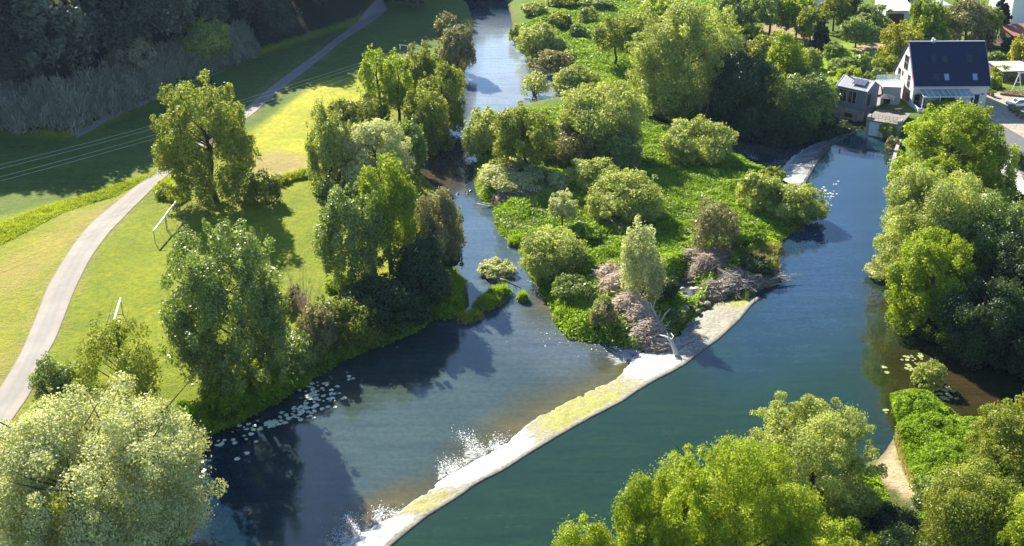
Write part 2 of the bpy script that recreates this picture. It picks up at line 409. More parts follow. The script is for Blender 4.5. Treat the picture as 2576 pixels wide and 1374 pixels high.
# island, north land, gardens
paint([(1170,300),(1640,255),(1860,370),(2080,500),(2000,620),(1900,770),(1600,900),(1400,860),(1200,500)], (.12,.19,.015), 8)
paint([(1230,-100),(1640,-120),(3600,-400),(3600,300),(2240,420),(1850,330),(1400,180),(1290,40)], (.11,.17,.018), 8)
paint([(2060,150),(2110,105),(2250,120),(2260,260),(2060,250)], (.22,.33,.012), 14)
paint([(2130,118),(2230,105),(2240,128),(2170,132)], (.36,.28,.19), 8)
paint([(2480,160),(2576,160),(2576,215),(2485,215)], (.20,.30,.015), 12)
paint([(1900,60),(2050,60),(2060,110),(1920,112)], (.30,.22,.14), 10)
paint([(2440,100),(2700,60),(2700,130),(2440,130)], (.12,.09,.06), 10)
paint([(2480,235),(2900,200),(2900,640),(2576,640),(2530,470),(2500,400),(2480,330),(2440,290)], (.42,.37,.33), 6)
paint([(2545,445),(2700,430),(2700,520),(2560,510)], (.42,.28,.06), 10)
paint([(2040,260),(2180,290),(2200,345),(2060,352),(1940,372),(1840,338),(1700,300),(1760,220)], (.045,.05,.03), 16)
paint([(2250,990),(2330,980),(2600,1030),(2900,1200),(2900,1900),(1400,1900),(1600,1350),(2200,1180)], (.09,.11,.03), 10)
paint([(2235,1080),(2262,1060),(2262,1170),(2290,1215),(2330,1290),(2250,1230),(2195,1195)], (.46,.36,.25), 12)
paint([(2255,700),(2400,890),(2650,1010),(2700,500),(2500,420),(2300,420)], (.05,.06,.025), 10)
pathpoly = np.vstack([w2([(-130,1230),(-62,1060),(0,983),(40,916),(83,818),(120,724),(160,658),(200,598),(233,558),(283,518),(360,458),(440,398),(520,342),(607,280),(700,193),(780,136),(859,84),(909,46),(960,8)], 2.0), w2([(975,26),(925,62),(859,105),(790,160),(693,240),(630,290),(570,332),(500,380),(407,458),(333,524),(277,584),(230,651),(187,734),(157,811),(133,871),(103,916),(80,989),(33,1059),(0,1112),(-70,1300)], 2.0)])
dpth = dist(pathpoly, MX, MY); vf = (np.exp(-(dpth/1.0)**2)*np.clip(.55+.6*vnoise(MX, MY, 2.2, 77), 0, 1))[..., None]
BASEC = BASEC*(1-vf*.6)+np.array((.27,.22,.11))*vf*.6
# bare banks, gravel and beds
DW = np.minimum(dist(lowW, MX, MY), dist(upW, MX, MY)); INW = inside(lowW, MX, MY) | inside(upW, MX, MY)
bank = np.where(INW, 1, np.exp(-DW/.7))[..., None]
BASEC = BASEC*(1-bank*.8)+np.array((.10,.085,.045))*bank*.8
paint([(1255,548),(1288,545),(1340,560),(1345,585),(1305,592),(1262,575)], (.42,.35,.28), 6)
paint([(1255,590),(1285,588),(1300,615),(1262,605)], (.48,.42,.27), 6)
paint([(1135,785),(1160,790),(1215,815),(1160,822),(1128,805)], (.44,.38,.28), 6)
nx = len(GX); ny = len(GY)
idx = np.arange(nx*ny).reshape(ny, nx)
F = np.stack([idx[:-1, :-1], idx[:-1, 1:], idx[1:, 1:], idx[1:, :-1]], -1).reshape(-1, 4)
gme = npmesh('ground', np.stack([MX, MY, MZ], -1).reshape(-1, 3), F, True, {'col': ('POINT', BASEC.reshape(-1, 3)), 'hay': ('POINT', HAY.ravel())})
m, t, p = nodes('meadow_ground')
at = N(t, 'ShaderNodeAttribute', attribute_name='col'); ah = N(t, 'ShaderNodeAttribute', attribute_name='hay')
n1 = ramp(t, noise(t, .09, 6, .6), .32, .68); n2 = ramp(t, noise(t, 1.3, 6, .7), .3, .7); n3 = ramp(t, noise(t, 7, 3, .7), .3, .7)
c = mixc(t, n1, (.80,.86,.8), (1.16,1.10,1.1)); c = mixc(t, 1, at.outputs['Color'], c, 'MULTIPLY')
c = mixc(t, .9, c, mixc(t, n2, (.62,.72,.6), (1.32,1.22,1.3)), 'MULTIPLY'); n5 = ramp(t, noise(t, .35, 5, .75, None, 1.2), .38, .62); c = mixc(t, .7, c, mixc(t, n5, (.78,.88,.75), (1.2,1.08,1.1)), 'MULTIPLY')
c = mixc(t, .8, c, mixc(t, n3, (.6,.68,.6), (1.36,1.27,1.3)), 'MULTIPLY')
geo = [x for x in t.nodes if x.type == 'NEW_GEOMETRY'][0]
mp = N(t, 'ShaderNodeMapping'); mp.inputs['Rotation'].default_value = (0, 0, R(-52)); mp.inputs['Scale'].default_value = (.05, .85, 1)
t.links.new(geo.outputs['Position'], mp.inputs['Vector'])
nh = ramp(t, noise(t, 1.0, 4, .65, mp.outputs[0], .6), .38, .62)
hm = N(t, 'ShaderNodeMath', operation='MULTIPLY'); t.links.new(ah.outputs['Fac'], hm.inputs[0]); t.links.new(nh, hm.inputs[1])
c = mixc(t, hm.outputs[0], c, (.31,.25,.085))
t.links.new(c, p.inputs['Base Color']); p.inputs['Roughness'].default_value = .9; p.inputs['Specular IOR Level'].default_value = .15
bump(t, p, noise(t, 2.2, 8, .75), .9, .35)
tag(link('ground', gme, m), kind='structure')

# ================================================================== water
def water_mat():
    m, t, p = nodes('river_water')
    at = N(t, 'ShaderNodeAttribute', attribute_name='col'); ar = N(t, 'ShaderNodeAttribute', attribute_name='rip')
    nn = ramp(t, noise(t, .12, 5, .6), .3, .7)
    wc = mixc(t, 1, at.outputs['Color'], mixc(t, nn, (.85,.88,.9), (1.12,1.1,1.05)), 'MULTIPLY')
    s1_ = N(t, 'ShaderNodeMapping'); s1_.inputs['Rotation'].default_value = (0, 0, R(-48)); s1_.inputs['Scale'].default_value = (.10, .9, 1); t.links.new([x for x in t.nodes if x.type == 'NEW_GEOMETRY'][0].outputs['Position'], s1_.inputs['Vector'])
    wc = mixc(t, 1, wc, mixc(t, ramp(t, noise(t, 1.0, 6, .7, s1_.outputs[0], .7), .35, .65), (.80,.82,.84), (1.18,1.16,1.14)), 'MULTIPLY')
    wc = mixc(t, 1, wc, mixc(t, ramp(t, noise(t, 1.6, 6, .75), .35, .65), (.78,.78,.76), (1.2,1.2,1.22)), 'MULTIPLY')
    fo = N(t, 'ShaderNodeAttribute', attribute_name='foam'); g0 = [x for x in t.nodes if x.type == 'NEW_GEOMETRY'][0]
    mp = N(t, 'ShaderNodeMapping'); mp.inputs['Rotation'].default_value = (0, 0, R(38)); mp.inputs['Scale'].default_value = (.45, 1.5, 1); t.links.new(g0.outputs['Position'], mp.inputs['Vector'])
    ad = N(t, 'ShaderNodeMath', operation='ADD'); t.links.new(fo.outputs['Fac'], ad.inputs[0]); t.links.new(noise(t, 2.6, 9, .72, mp.outputs[0], .8), ad.inputs[1])
    fm = ramp(t, ad.outputs[0], .93, 1.16); t.links.new(mixc(t, fm, wc, (.60,.62,.63)), p.inputs['Base Color']); t.links.new(mixc(t, fm, (.045,)*3, (.5,)*3), p.inputs['Roughness'])
    p.inputs['IOR'].default_value = 1.45; p.inputs['Specular Tint'].default_value = (.56,.77,.96,1)
    p.inputs['Specular IOR Level'].default_value = .55
    geo = [x for x in t.nodes if x.type == 'NEW_GEOMETRY'][0]
    a = noise(t, 1.1, 3, .5); b = noise(t, 5.0, 3, .6)
    mm = N(t, 'ShaderNodeMath', operation='MULTIPLY_ADD'); t.links.new(b, mm.inputs[0]); mm.inputs[1].default_value = .35; t.links.new(a, mm.inputs[2])
    bp = N(t, 'ShaderNodeBump'); bp.inputs['Distance'].default_value = .02
    st = N(t, 'ShaderNodeMath', operation='MULTIPLY_ADD'); t.links.new(ar.outputs['Fac'], st.inputs[0]); st.inputs[1].default_value = 2.2; st.inputs[2].default_value = .22
    t.links.new(st.outputs[0], bp.inputs['Strength']); t.links.new(mm.outputs[0], bp.inputs['Height']); t.links.new(bp.outputs[0], p.inputs['Normal'])
    return m
WM = water_mat()
def water_sheet(name, z, poly=None, res=1.0, box=None):
    if box: xs = np.concatenate([[-3000, -600], np.arange(box[0], box[1]+.1, res), [600, 3000]]); ys = np.concatenate([[-500], np.arange(box[2], box[3]+.1, res), [600, 3500]])
    X, Y = np.meshgrid(xs, ys); U, V, Z = proj(X, Y, z)
    Cc = np.zeros(X.shape+(3,)); Rp = np.zeros(X.shape); ok = Z > 5
    def pt(px, c, w, rip=None):
        px = np.array(px, float); mk = inside(px, U, V) & ok; d = dist(px, U, V); f = np.clip(np.where(mk, .5+d/w, .5-d/w), 0, 1)*ok
        if c: Cc[:] = Cc*(1-f[..., None])+np.array(c)*f[..., None]
        if rip is not None: Rp[:] = Rp*(1-f)+rip*f
    return X, Y, Cc, Rp, pt
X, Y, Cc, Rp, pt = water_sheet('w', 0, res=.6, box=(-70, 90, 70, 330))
Fm = X*0
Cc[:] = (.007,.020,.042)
pt([(800,850),(1100,800),(1600,860),(1600,930),(1000,1400),(700,1500),(700,1100)], (.036,.056,.054), 170, .16)  # turbid water, its colour lightened to stand in for the sunlit zone
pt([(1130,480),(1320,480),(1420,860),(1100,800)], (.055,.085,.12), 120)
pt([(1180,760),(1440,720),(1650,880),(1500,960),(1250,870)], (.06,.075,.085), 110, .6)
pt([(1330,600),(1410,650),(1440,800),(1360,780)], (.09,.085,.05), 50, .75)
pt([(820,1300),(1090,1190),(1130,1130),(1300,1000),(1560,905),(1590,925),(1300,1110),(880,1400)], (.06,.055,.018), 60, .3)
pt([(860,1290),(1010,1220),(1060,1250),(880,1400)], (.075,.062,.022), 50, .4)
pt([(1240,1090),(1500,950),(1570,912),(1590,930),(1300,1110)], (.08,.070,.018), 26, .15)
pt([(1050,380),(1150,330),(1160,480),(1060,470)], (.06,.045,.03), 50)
pt([(1190,60),(1320,60),(1420,250),(1180,320)], (.20,.24,.30), 70, .08)  # pale base colour stands in for sky glare on the far river
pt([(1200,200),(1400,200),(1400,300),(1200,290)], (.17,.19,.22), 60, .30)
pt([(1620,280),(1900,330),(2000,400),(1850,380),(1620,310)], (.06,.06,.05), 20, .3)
def pf(px, amt, w):
    global Fm
    px = np.array(px, float); U, V, Z = proj(X, Y, 0*X); mk = inside(px, U, V) & (Z > 5); d = dist(px, U, V); Fm = np.maximum(Fm, amt*np.clip(np.where(mk, .5+d/w, .5-d/w), 0, 1)*(Z > 5))
pf([(850,1385),(862,1310),(890,1335),(940,1300),(965,1272),(1000,1290),(985,1310),(900,1370)], .48, 34)
pf([(1105,1210),(1118,1160),(1150,1178),(1160,1090),(1200,1120),(1255,1105),(1290,1110),(1210,1160),(1130,1210)], .52, 38)
pf([(1290,1100),(1480,975),(1570,910),(1590,930),(1480,1000),(1300,1125)], .22, 14)
pf([(980,1290),(1110,1200),(1140,1210),(990,1310)], .24, 12)
pf([(1500,885),(1570,865),(1610,875),(1590,925),(1540,935)], .50, 40)
pf([(1360,820),(1450,850),(1560,880),(1540,930),(1440,930),(1370,870)], .27, 70)
pf([(1335,690),(1370,740),(1385,770),(1350,765),(1330,725)], .34, 24)
pf([(1860,400),(1990,385),(2100,345),(2060,385),(2000,440),(1955,460),(1900,430)], .42, 34)
idx = np.arange(X.size).reshape(X.shape)
F = np.stack([idx[:-1, :-1], idx[:-1, 1:], idx[1:, 1:], idx[1:, :-1]], -1).reshape(-1, 4)
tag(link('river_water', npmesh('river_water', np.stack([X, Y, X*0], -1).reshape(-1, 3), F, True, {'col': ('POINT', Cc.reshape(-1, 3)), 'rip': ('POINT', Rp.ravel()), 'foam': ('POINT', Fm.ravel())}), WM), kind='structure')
# upper pool: a grid clipped by its outline (outward margin sinks into the banks), exact along the crests
def pool_sheet(name, poly, z, cfun, margin=1.6, exact=()):
    import bmesh
    from mathutils.geometry import tessellate_polygon
    n = len(poly); P = []
    A = sum(poly[i][0]*poly[(i+1) % n][1]-poly[(i+1) % n][0]*poly[i][1] for i in range(n)); sg = 1 if A > 0 else -1
    ex = {tuple(np.round(q, 3)) for e in exact for q in e}
    for i in range(n):
        a, b, c_ = poly[i-1], poly[i], poly[(i+1) % n]
        if tuple(np.round(b, 3)) in ex: P.append(tuple(b)); continue
        d = np.array([c_[1]-a[1], a[0]-c_[0]]); d = d/(np.linalg.norm(d)+1e-9)*sg
        P.append(tuple(b+d*margin))
    bm = bmesh.new(); vs = [bm.verts.new((q[0], q[1], z)) for q in P]
    for tri in tessellate_polygon([[Vector((q[0], q[1], z)) for q in P]]): bm.faces.new([vs[i] for i in tri])
    for ax, lo, hi in ((0, -60, 130), (1, 60, 260)):
        for k in range(lo, hi, 3):
            nn = [0, 0, 0]; nn[ax] = 1; co = [0, 0, 0]; co[ax] = k
            bmesh.ops.bisect_plane(bm, geom=bm.verts[:]+bm.edges[:]+bm.faces[:], plane_co=co, plane_no=nn)
    bmesh.ops.recalc_face_normals(bm, faces=bm.faces)
    me = bpy.data.meshes.new(name); bm.to_mesh(me); bm.free()
    if me.polygons[0].normal.z < 0: me.flip_normals()
    co = np.empty(len(me.vertices)*3); me.vertices.foreach_get('co', co); co = co.reshape(-1, 3)
    c, rp = cfun(co[:, 0], co[:, 1])
    a = me.color_attributes.new('col', 'FLOAT_COLOR', 'POINT'); a.data.foreach_set('color', np.hstack([c, np.ones((len(c), 1))]).astype(np.float32).ravel())
    a = me.attributes.new('rip', 'FLOAT', 'POINT'); a.data.foreach_set('value', rp.astype(np.float32))
    return tag(link(name, me, WM), kind='structure')
def upc(x, y):
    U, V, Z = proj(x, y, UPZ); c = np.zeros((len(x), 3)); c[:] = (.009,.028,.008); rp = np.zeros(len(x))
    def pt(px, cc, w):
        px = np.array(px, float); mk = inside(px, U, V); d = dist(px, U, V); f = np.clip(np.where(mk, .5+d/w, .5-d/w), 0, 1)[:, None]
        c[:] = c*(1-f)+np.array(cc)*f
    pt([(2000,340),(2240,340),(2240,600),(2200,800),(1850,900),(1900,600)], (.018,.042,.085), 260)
    pt([(2225,620),(2180,760),(2190,900),(2230,1060),(2230,1120),(2300,1060),(2500,1060),(2576,1040),(2400,880),(2280,860)], (.022,.022,.006), 60)
    pt([(2380,880),(2420,900),(2560,1000),(2480,1050),(2380,1000)], (.034,.026,.011), 50)
    return c, rp
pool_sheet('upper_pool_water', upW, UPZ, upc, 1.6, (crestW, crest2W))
pool_sheet('side_pool_water', poolW, .3, lambda x, y: (np.tile((.09,.10,.12), (len(x), 1)), x*0), .6)

# ================================================================== tarred path
PL = [(-130,1230),(-62,1060),(0,983),(40,916),(83,818),(120,724),(160,658),(200,598),(233,558),(283,518),(360,458),(440,398),(520,342),(607,280),(700,206),(780,146),(859,86),(909,46),(960,8)]
PR = [(-70,1300),(0,1112),(33,1059),(80,989),(103,916),(133,871),(157,811),(187,734),(230,651),(277,584),(333,524),(407,458),(500,380),(570,332),(630,290),(693,240),(790,160),(859,105),(925,62),(975,26)]
def resample(pts, n):
    pts = np.array(pts, float); d = np.concatenate([[0], np.cumsum(np.linalg.norm(np.diff(pts, axis=0), axis=1))])
    s_ = np.linspace(0, d[-1], n); return np.stack([np.interp(s_, d, pts[:, k]) for k in range(pts.shape[1])], 1)
def smooth(a, k=5):
    b = a.copy()
    for _ in range(k): b[1:-1] = (b[:-2]+2*b[1:-1]+b[2:])/4
    return b
def strip(name, L, Rr, n, m, mat, lift=.03, z=2.0):
    a = smooth(resample(w2(L, z), n)); b = smooth(resample(w2(Rr, z), n)); V = []
    for k in range(m+1):
        q = a*(1-k/m)+b*k/m; V.append(np.column_stack([q, gzv(q[:, 0], q[:, 1])+lift+.03*math.sin(math.pi*k/m)]))
    V = np.array(V).reshape(-1, 3); F = [(k*n+i, (k+1)*n+i, (k+1)*n+i+1, k*n+i+1) for k in range(m) for i in range(n-1)]
    me = npmesh(name, V, F, True, {'ac': ('POINT', np.repeat(np.arange(m+1)/m, n))})
    if me.polygons[0].normal.z < 0: me.flip_normals()
    return tag(link(name, me, mat), kind='structure')
m, t, p = nodes('pale_tarmac')
c = mixc(t, ramp(t, noise(t, .8, 6, .7), .3, .7), (.225,.205,.195), (.28,.255,.24)); c = mixc(t, ramp(t, noise(t, 9, 3, .7), .35, .65), c, (.19,.175,.168))
ac = N(t, 'ShaderNodeAttribute', attribute_name='ac'); cr = N(t, 'ShaderNodeValToRGB'); el = cr.color_ramp.elements; t.links.new(ac.outputs['Fac'], cr.inputs[0])
el[0].color = (.62,.66,.45,1); el[1].color = (.62,.66,.45,1); el[1].position = 1
for ps, cc in ((.05,(1.05,1.0,.98,1)),(.25,(1.08,1.04,1.02,1)),(.40,(.90,.90,.90,1)),(.52,(.98,.98,.97,1)),(.64,(.88,.88,.89,1)),(.80,(1.08,1.04,1.02,1)),(.95,(1.05,1.0,.98,1))): e_ = el.new(ps); e_.color = cc
c = mixc(t, 1, c, cr.outputs[0], 'MULTIPLY'); c = mixc(t, .6, c, mixc(t, ramp(t, noise(t, .22, 4, .6), .4, .6), (.86,.86,.88), (1.1,1.1,1.08)), 'MULTIPLY')
t.links.new(c, p.inputs['Base Color']); p.inputs['Roughness'].default_value = .85; bump(t, p, noise(t, 14, 4), .4, .02)
PATHM = m
strip('path', PL, PR, 220, 16, PATHM, .05)
DIRT = plain('worn_verge', (.30,.25,.13), .95, .3, 3, bmp=.5)
m2, t2, p2 = nodes('worn_verge_dirt')
# foot track along the hill
strip('foot_track', [(185,345),(300,288),(420,234),(500,200),(560,178)], [(196,348),(304,292),(423,238),(503,203),(563,180)], 60, 1, plain('track_gravel', (.24,.24,.22), .9, .3, 3), .06)
strip('mill_lane', [(2486,298),(2530,316),(2600,352),(2680,420)], [(2500,325),(2540,362),(2570,402),(2600,470)], 60, 4, plain('shade_dark_lane', (.11,.11,.12), .85, .15, 2, bmp=.3), .06, 3.6)  # dark lane tone stands in for shade on the drive
strip('mill_lane_pavement', [(2500,328),(2538,366),(2566,405),(2598,470)], [(2480,350),(2500,385),(2535,430),(2560,470)], 60, 4, plain('lane_concrete', (.45,.43,.41), .85, .12, 1, bmp=.3), .065, 3.6)

# ================================================================== weirs
PAIRS = [((700,1500),(760,1530)),((800,1425),(880,1440)),((859,1372),(967,1374)),((889,1346),(1000,1347)),((985,1299),(1059,1299)),((1045,1256),(1145,1246)),((1085,1226),(1182,1219)),((1125,1196),(1215,1200)),((1205,1152),(1259,1179)),
 ((1275,1112),(1330,1133)),((1312,1079),(1359,1116)),((1352,1049),(1405,1089)),((1425,1012),(1475,1049)),((1492,979),(1559,1006)),((1545,949),(1600,978)),((1572,922),(1640,954)),((1588,898),(1680,934)),
 ((1650,872),(1717,914)),((1698,850),(1760,880)),((1725,812),(1801,851)),((1752,785),(1851,804)),((1792,756),(1884,764)),((1830,746),(1905,748))]
def weir(name, pairs, zf, zc, nu, nv, mat, label, zones, seed, crown=.0):
    a = resample(w2([q[0] for q in pairs], zf), 400); b = resample(w2([q[1] for q in pairs], zc), 400)
    # keep the pairing of feet and crests
    A = w2([q[0] for q in pairs], zf); B = w2([q[1] for q in pairs], zc)
    d = np.concatenate([[0], np.cumsum(np.linalg.norm(np.diff(B, axis=0), axis=1))]); s_ = np.linspace(0, d[-1], nu)
    A = np.stack([np.interp(s_, d, A[:, k]) for k in (0, 1)], 1); B = np.stack([np.interp(s_, d, B[:, k]) for k in (0, 1)], 1); A = smooth(A, 3); B = smooth(B, 3)
    V = []; foam = []; moss = []
    cu = np.interp(s_, d, [q[1][0] for q in pairs])
    zf_ = np.interp(cu, [z[0] for z in zones], [z[1] for z in zones]); zm = np.interp(cu, [z[0] for z in zones], [z[2] for z in zones])
    prof = [(-.12, -.5), (0, 0)]+[(k/nv, k/nv) for k in range(1, nv)]+[(1.0, 1.0), (1.0, 1.0), (1.0, -.6)]
    for j, (f, hgt) in enumerate(prof):
        q = A+(B-A)*f; n_ = (B-A)/np.linalg.norm(B-A, axis=1)[:, None]
        rough = .12*vnoise(q[:, 0], q[:, 1], 1.3, seed)+.09*vnoise(q[:, 0], q[:, 1], .45, seed+1)
        z = zf+(zc-zf)*(1-(1-max(hgt, 0))**1.25) + rough*(1 if 0 < f < 1 else .3)
        if hgt < 0: z = zf-.8+0*z
        if j == len(prof)-3: z = z*0+zc+.07+.02*vnoise(q[:, 0], q[:, 1], 1.1, 9)
        if j == len(prof)-2: q = q+n_*.5; z = z*0+zc+.06+.02*vnoise(q[:, 0], q[:, 1], 1.1, 8)
        if j == len(prof)-1: q = q+n_*.55; z = z*0+zc-1.5
        V.append(np.column_stack([q, z])); e = min(max(f, 0), 1)
        foam.append(np.clip(zf_*(1.25-.35*e)+.18*(e < .12), 0, 1.2)*(.45 if j >= len(prof)-3 else 1)); moss.append(zm*(1 if e < 1 else .6))
    V = np.array(V).reshape(-1, 3); k = len(prof)
    F = [(j*nu+i, (j+1)*nu+i, (j+1)*nu+i+1, j*nu+i+1) for j in range(k-1) for i in range(nu-1)]
    me = npmesh(name, V, F, True, {'foam': ('POINT', np.array(foam).ravel()), 'moss': ('POINT', np.array(moss).ravel())})
    import bmesh; bm = bmesh.new(); bm.from_mesh(me); bmesh.ops.recalc_face_normals(bm, faces=bm.faces)
    bm.to_mesh(me); bm.free()
    if sum(p.normal.z for p in me.polygons) < 0: me.flip_normals()
    return tag(link(name, me, mat), label, 'weir')
m, t, p = nodes('weir_face')
af = N(t, 'ShaderNodeAttribute', attribute_name='foam'); am = N(t, 'ShaderNodeAttribute', attribute_name='moss')
geo = N(t, 'ShaderNodeNewGeometry')
stone = mixc(t, ramp(t, noise(t, 2.5, 6, .7), .35, .65), (.13,.115,.08), (.33,.30,.24))
mossc = mixc(t, ramp(t, noise(t, 3.5, 4), .3, .7), (.15,.155,.01), (.34,.33,.025))
def sel(attr, sc, lo, hi, det=5):
    a = N(t, 'ShaderNodeMath', operation='ADD'); t.links.new(attr, a.inputs[0]); t.links.new(noise(t, sc, det, .65), a.inputs[1])
    return ramp(t, a.outputs[0], lo, hi)
c = mixc(t, sel(am.outputs['Fac'], 1.15, .95, 1.01, 10), stone, mossc)
ff = sel(af.outputs['Fac'], 2.2, .84, 1.04, 10)
c = mixc(t, ff, c, mixc(t, ramp(t, noise(t, 6, 6, .75), .35, .6), (.30,.32,.34), (.66,.67,.67)))
t.links.new(c, p.inputs['Base Color']); t.links.new(mixc(t, ff, (.45,)*3, (.3,)*3), p.inputs['Roughness'])
bump(t, p, noise(t, 4.5, 7, .75), 1.0, .22)
WEIRM = m
Z1 = [(700,.54,0),(1040,.56,0),(1075,.22,.48),(1150,.24,.50),(1200,.5,.1),(1240,.62,.0),(1330,.62,0),(1375,.22,.48),(1420,.14,.56),(1560,.18,.55),(1610,.28,.45),(1650,.60,0),(1720,.50,0),(1790,.32,.12),(1850,.28,.25),(1880,.12,.5),(1910,.1,.6)]
weir('stone_weir', PAIRS, -.05, UPZ, 420, 16, WEIRM, 'long pale stone weir running diagonally across the river with foam and yellow moss', Z1, 3)
PAIRS2 = [((1950,448),(2018,474)),((1962,425),(2030,446)),((1985,400),(2048,415)),((2015,378),(2070,378)),((2050,362),(2098,358)),((2085,350),(2128,340)),((2110,340),(2150,330))]
m, t, p = nodes('rapids_rock')
af = N(t, 'ShaderNodeAttribute', attribute_name='foam'); geo = N(t, 'ShaderNodeNewGeometry')
mp = N(t, 'ShaderNodeMapping'); mp.inputs['Rotation'].default_value = (0, 0, R(-25)); mp.inputs['Scale'].default_value = (.35, 1.6, 1); t.links.new(geo.outputs['Position'], mp.inputs['Vector'])
a_ = N(t, 'ShaderNodeMath', operation='ADD'); t.links.new(af.outputs['Fac'], a_.inputs[0]); t.links.new(noise(t, 1.3, 10, .75, mp.outputs[0], 1.2), a_.inputs[1])
t.links.new(mixc(t, ramp(t, a_.outputs[0], .82, 1.10), mixc(t, noise(t, 2, 6), (.02,.03,.04), (.08,.09,.09)), (.55,.58,.60)), p.inputs['Base Color']); p.inputs['Roughness'].default_value = .25
bump(t, p, noise(t, 2.2, 8, .75), 1.0, .35); RAPM = m
weir('rapid_weir', PAIRS2, -.05, UPZ, 120, 18, RAPM, 'short rough weir with white water tumbling beside the mill pool', [(1990,.52,.1),(2025,.50,.0),(2048,.40,0),(2090,.36,0),(2130,.28,0),(2160,.2,0)], 11)

# foam thrown up where the weir water lands
FOAM = plain('foam', (.62,.64,.65), .4, .05, 3)
def foam_patch(name, spots, n, label):
    r = np.random.default_rng(len(spots)*7+n); P = []
    for (u0, v0, u1, v1, wd, k) in spots:
        a = np.array(G(u0, v0, .02)); b = np.array(G(u1, v1, .02)); nn = int(n*k*1.7)
        f = r.random(nn)**1.5; sp_ = wd*(.5+1.3*f)
        P.append(np.column_stack([a+(b-a)*f[:, None]+r.normal(size=(nn, 2))*sp_[:, None]*.45, .03+r.random(nn)**2*.25*(1-f)]))
    P = np.vstack(P); nn = len(P); a = r.random((nn, 1))*6.28; k = np.arange(6)[None]*math.pi/3+a
    sz = (.012+.05*r.random((nn, 1))**3); V = np.stack([P[:, :1]+np.cos(k)*sz*(.7+.6*r.random((nn, 6))), P[:, 1:2]+np.sin(k)*sz*(.7+.6*r.random((nn, 6))), P[:, 2:]+r.normal(size=(nn, 6))*.02], -1).reshape(-1, 3)
    F = np.arange(nn*6).reshape(-1, 6)
    o = link(name, npmesh(name, V, F), FOAM); return tag(o, label, 'foam', None, 'stuff')
foam_patch('foam', [(900,1345,872,1292,.7,1.1),(945,1318,962,1280,.6,1),(870,1365,850,1340,.9,.8),(990,1300,1000,1285,.8,.4),(1110,1205,1125,1158,.6,1),(1135,1190,1160,1160,1.0,1.3),(1215,1148,1168,1092,.9,1.6),(1240,1130,1262,1104,1.0,1.1),(1580,905,1560,880,1.2,1.2),(1600,888,1570,872,1.2,1.2),(1540,880,1500,862,2.4,.15),
   (1352,735,1345,700,.5,.25),(1372,750,1362,740,.5,.2),(1420,860,1380,830,3.0,.08)], 620, 'white foam and splashes on the dark water below the long weir')
foam_patch('rapids_foam', [(1960,440,1925,432,1.6,1.2),(2060,372,1975,425,2.2,2.2),(2090,358,2000,395,1.6,1.2),(1900,400,1860,380,1.8,.4),(1830,365,1860,385,2,.2)], 500, 'streaks of white water in the rapids below the mill pool')

# ================================================================== forest on the hill (a mass) and its edge trees
def forest_mass():
    r = np.random.default_rng(5); P = []; NN = []; T = []; S_ = []
    pts = []
    X = r.uniform(-170, 110, 60000); Y = r.uniform(150, 520, 60000)
    m = inside(hillW, X, Y); X, Y = X[m], Y[m]; dh = dist(footW, X, Y, False)
    band = np.interp(X, [-200, -120, -75, -55, -45, 100], [9, 9, 6, 3, 2, 2])
    U, V, _ = proj(X, Y, height(X, Y)+14)
    m = (dh > band) & (dh < 110) & (U > -500) & (U < 1800) & (V > -420) ; X, Y, dh, band = X[m], Y[m], dh[m], band[m]
    keep = []
    for i in range(len(X)):
        if all((X[i]-X[j])**2+(Y[i]-Y[j])**2 > 30 for j in keep): keep.append(i)
    X, Y = X[keep], Y[keep]; Z = height(X, Y)
    for i in range(len(X)):
        h = r.uniform(15, 22)*(1.12 if X[i] < -20 else .85); w_ = r.uniform(4.6, 7.4)
        a, n_, t_ = crown_pts(r, w_, w_, h*.42, 0, .85, 1.5, .34, .45, 'round' if r.random() < .7 else 'tall')
        a = a+np.array([X[i], Y[i], Z[i]+h*.55]); P.append(a); NN.append(n_); T.append(t_+r.normal()*.22)
    P = np.vstack(P); NN = np.vstack(NN); T = np.hstack(T)
    V = leafquads(P, NN, .85, r, .8)
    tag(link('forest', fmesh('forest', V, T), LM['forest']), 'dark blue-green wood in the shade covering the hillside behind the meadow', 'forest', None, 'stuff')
forest_mass()
def scrub_band():
    r = np.random.default_rng(9)
    a = np.array([G(u, v, 2) for u, v in [(-120,348),(0,344),(190,345),(300,292),(420,232),(500,198),(580,168),(640,142)]])
    q = resample(a, 260); P = []; T = []
    up = np.array([-.45, .89])
    for i in range(1500):
        k = r.integers(0, 259); wd = np.interp(q[k, 0], [-95, -60, -45], [8.5, 6, 3])
        c = q[k]+up*(1.0+r.random()*wd)+r.normal(size=2)*.6; h = r.uniform(1.2, 3.6); rr = r.uniform(.7, 1.7); n = 60
        e = r.normal(size=(n, 3)); e[:, 2] = np.abs(e[:, 2]); e /= np.linalg.norm(e, axis=1)[:, None]
        P.append(np.column_stack([c[0]+e[:, 0]*rr, c[1]+e[:, 1]*rr, float(gz(c[0], c[1]))+e[:, 2]*h])); T.append(np.full(n, .5+r.normal()*.22)+r.normal(size=n)*.15)
    P = np.vstack(P); T = np.hstack(T); V = blades(P, .6+.6*r.random(len(P)), r, .11, .5)
    tag(link('hill_scrub', fmesh('scrub', V, T), LM['scrub']), 'pale grey-green band of reeds and scrub at the foot of the shaded wood', 'scrub', None, 'stuff')
scrub_band()
FG = 'paler trees standing out in the shaded wood'
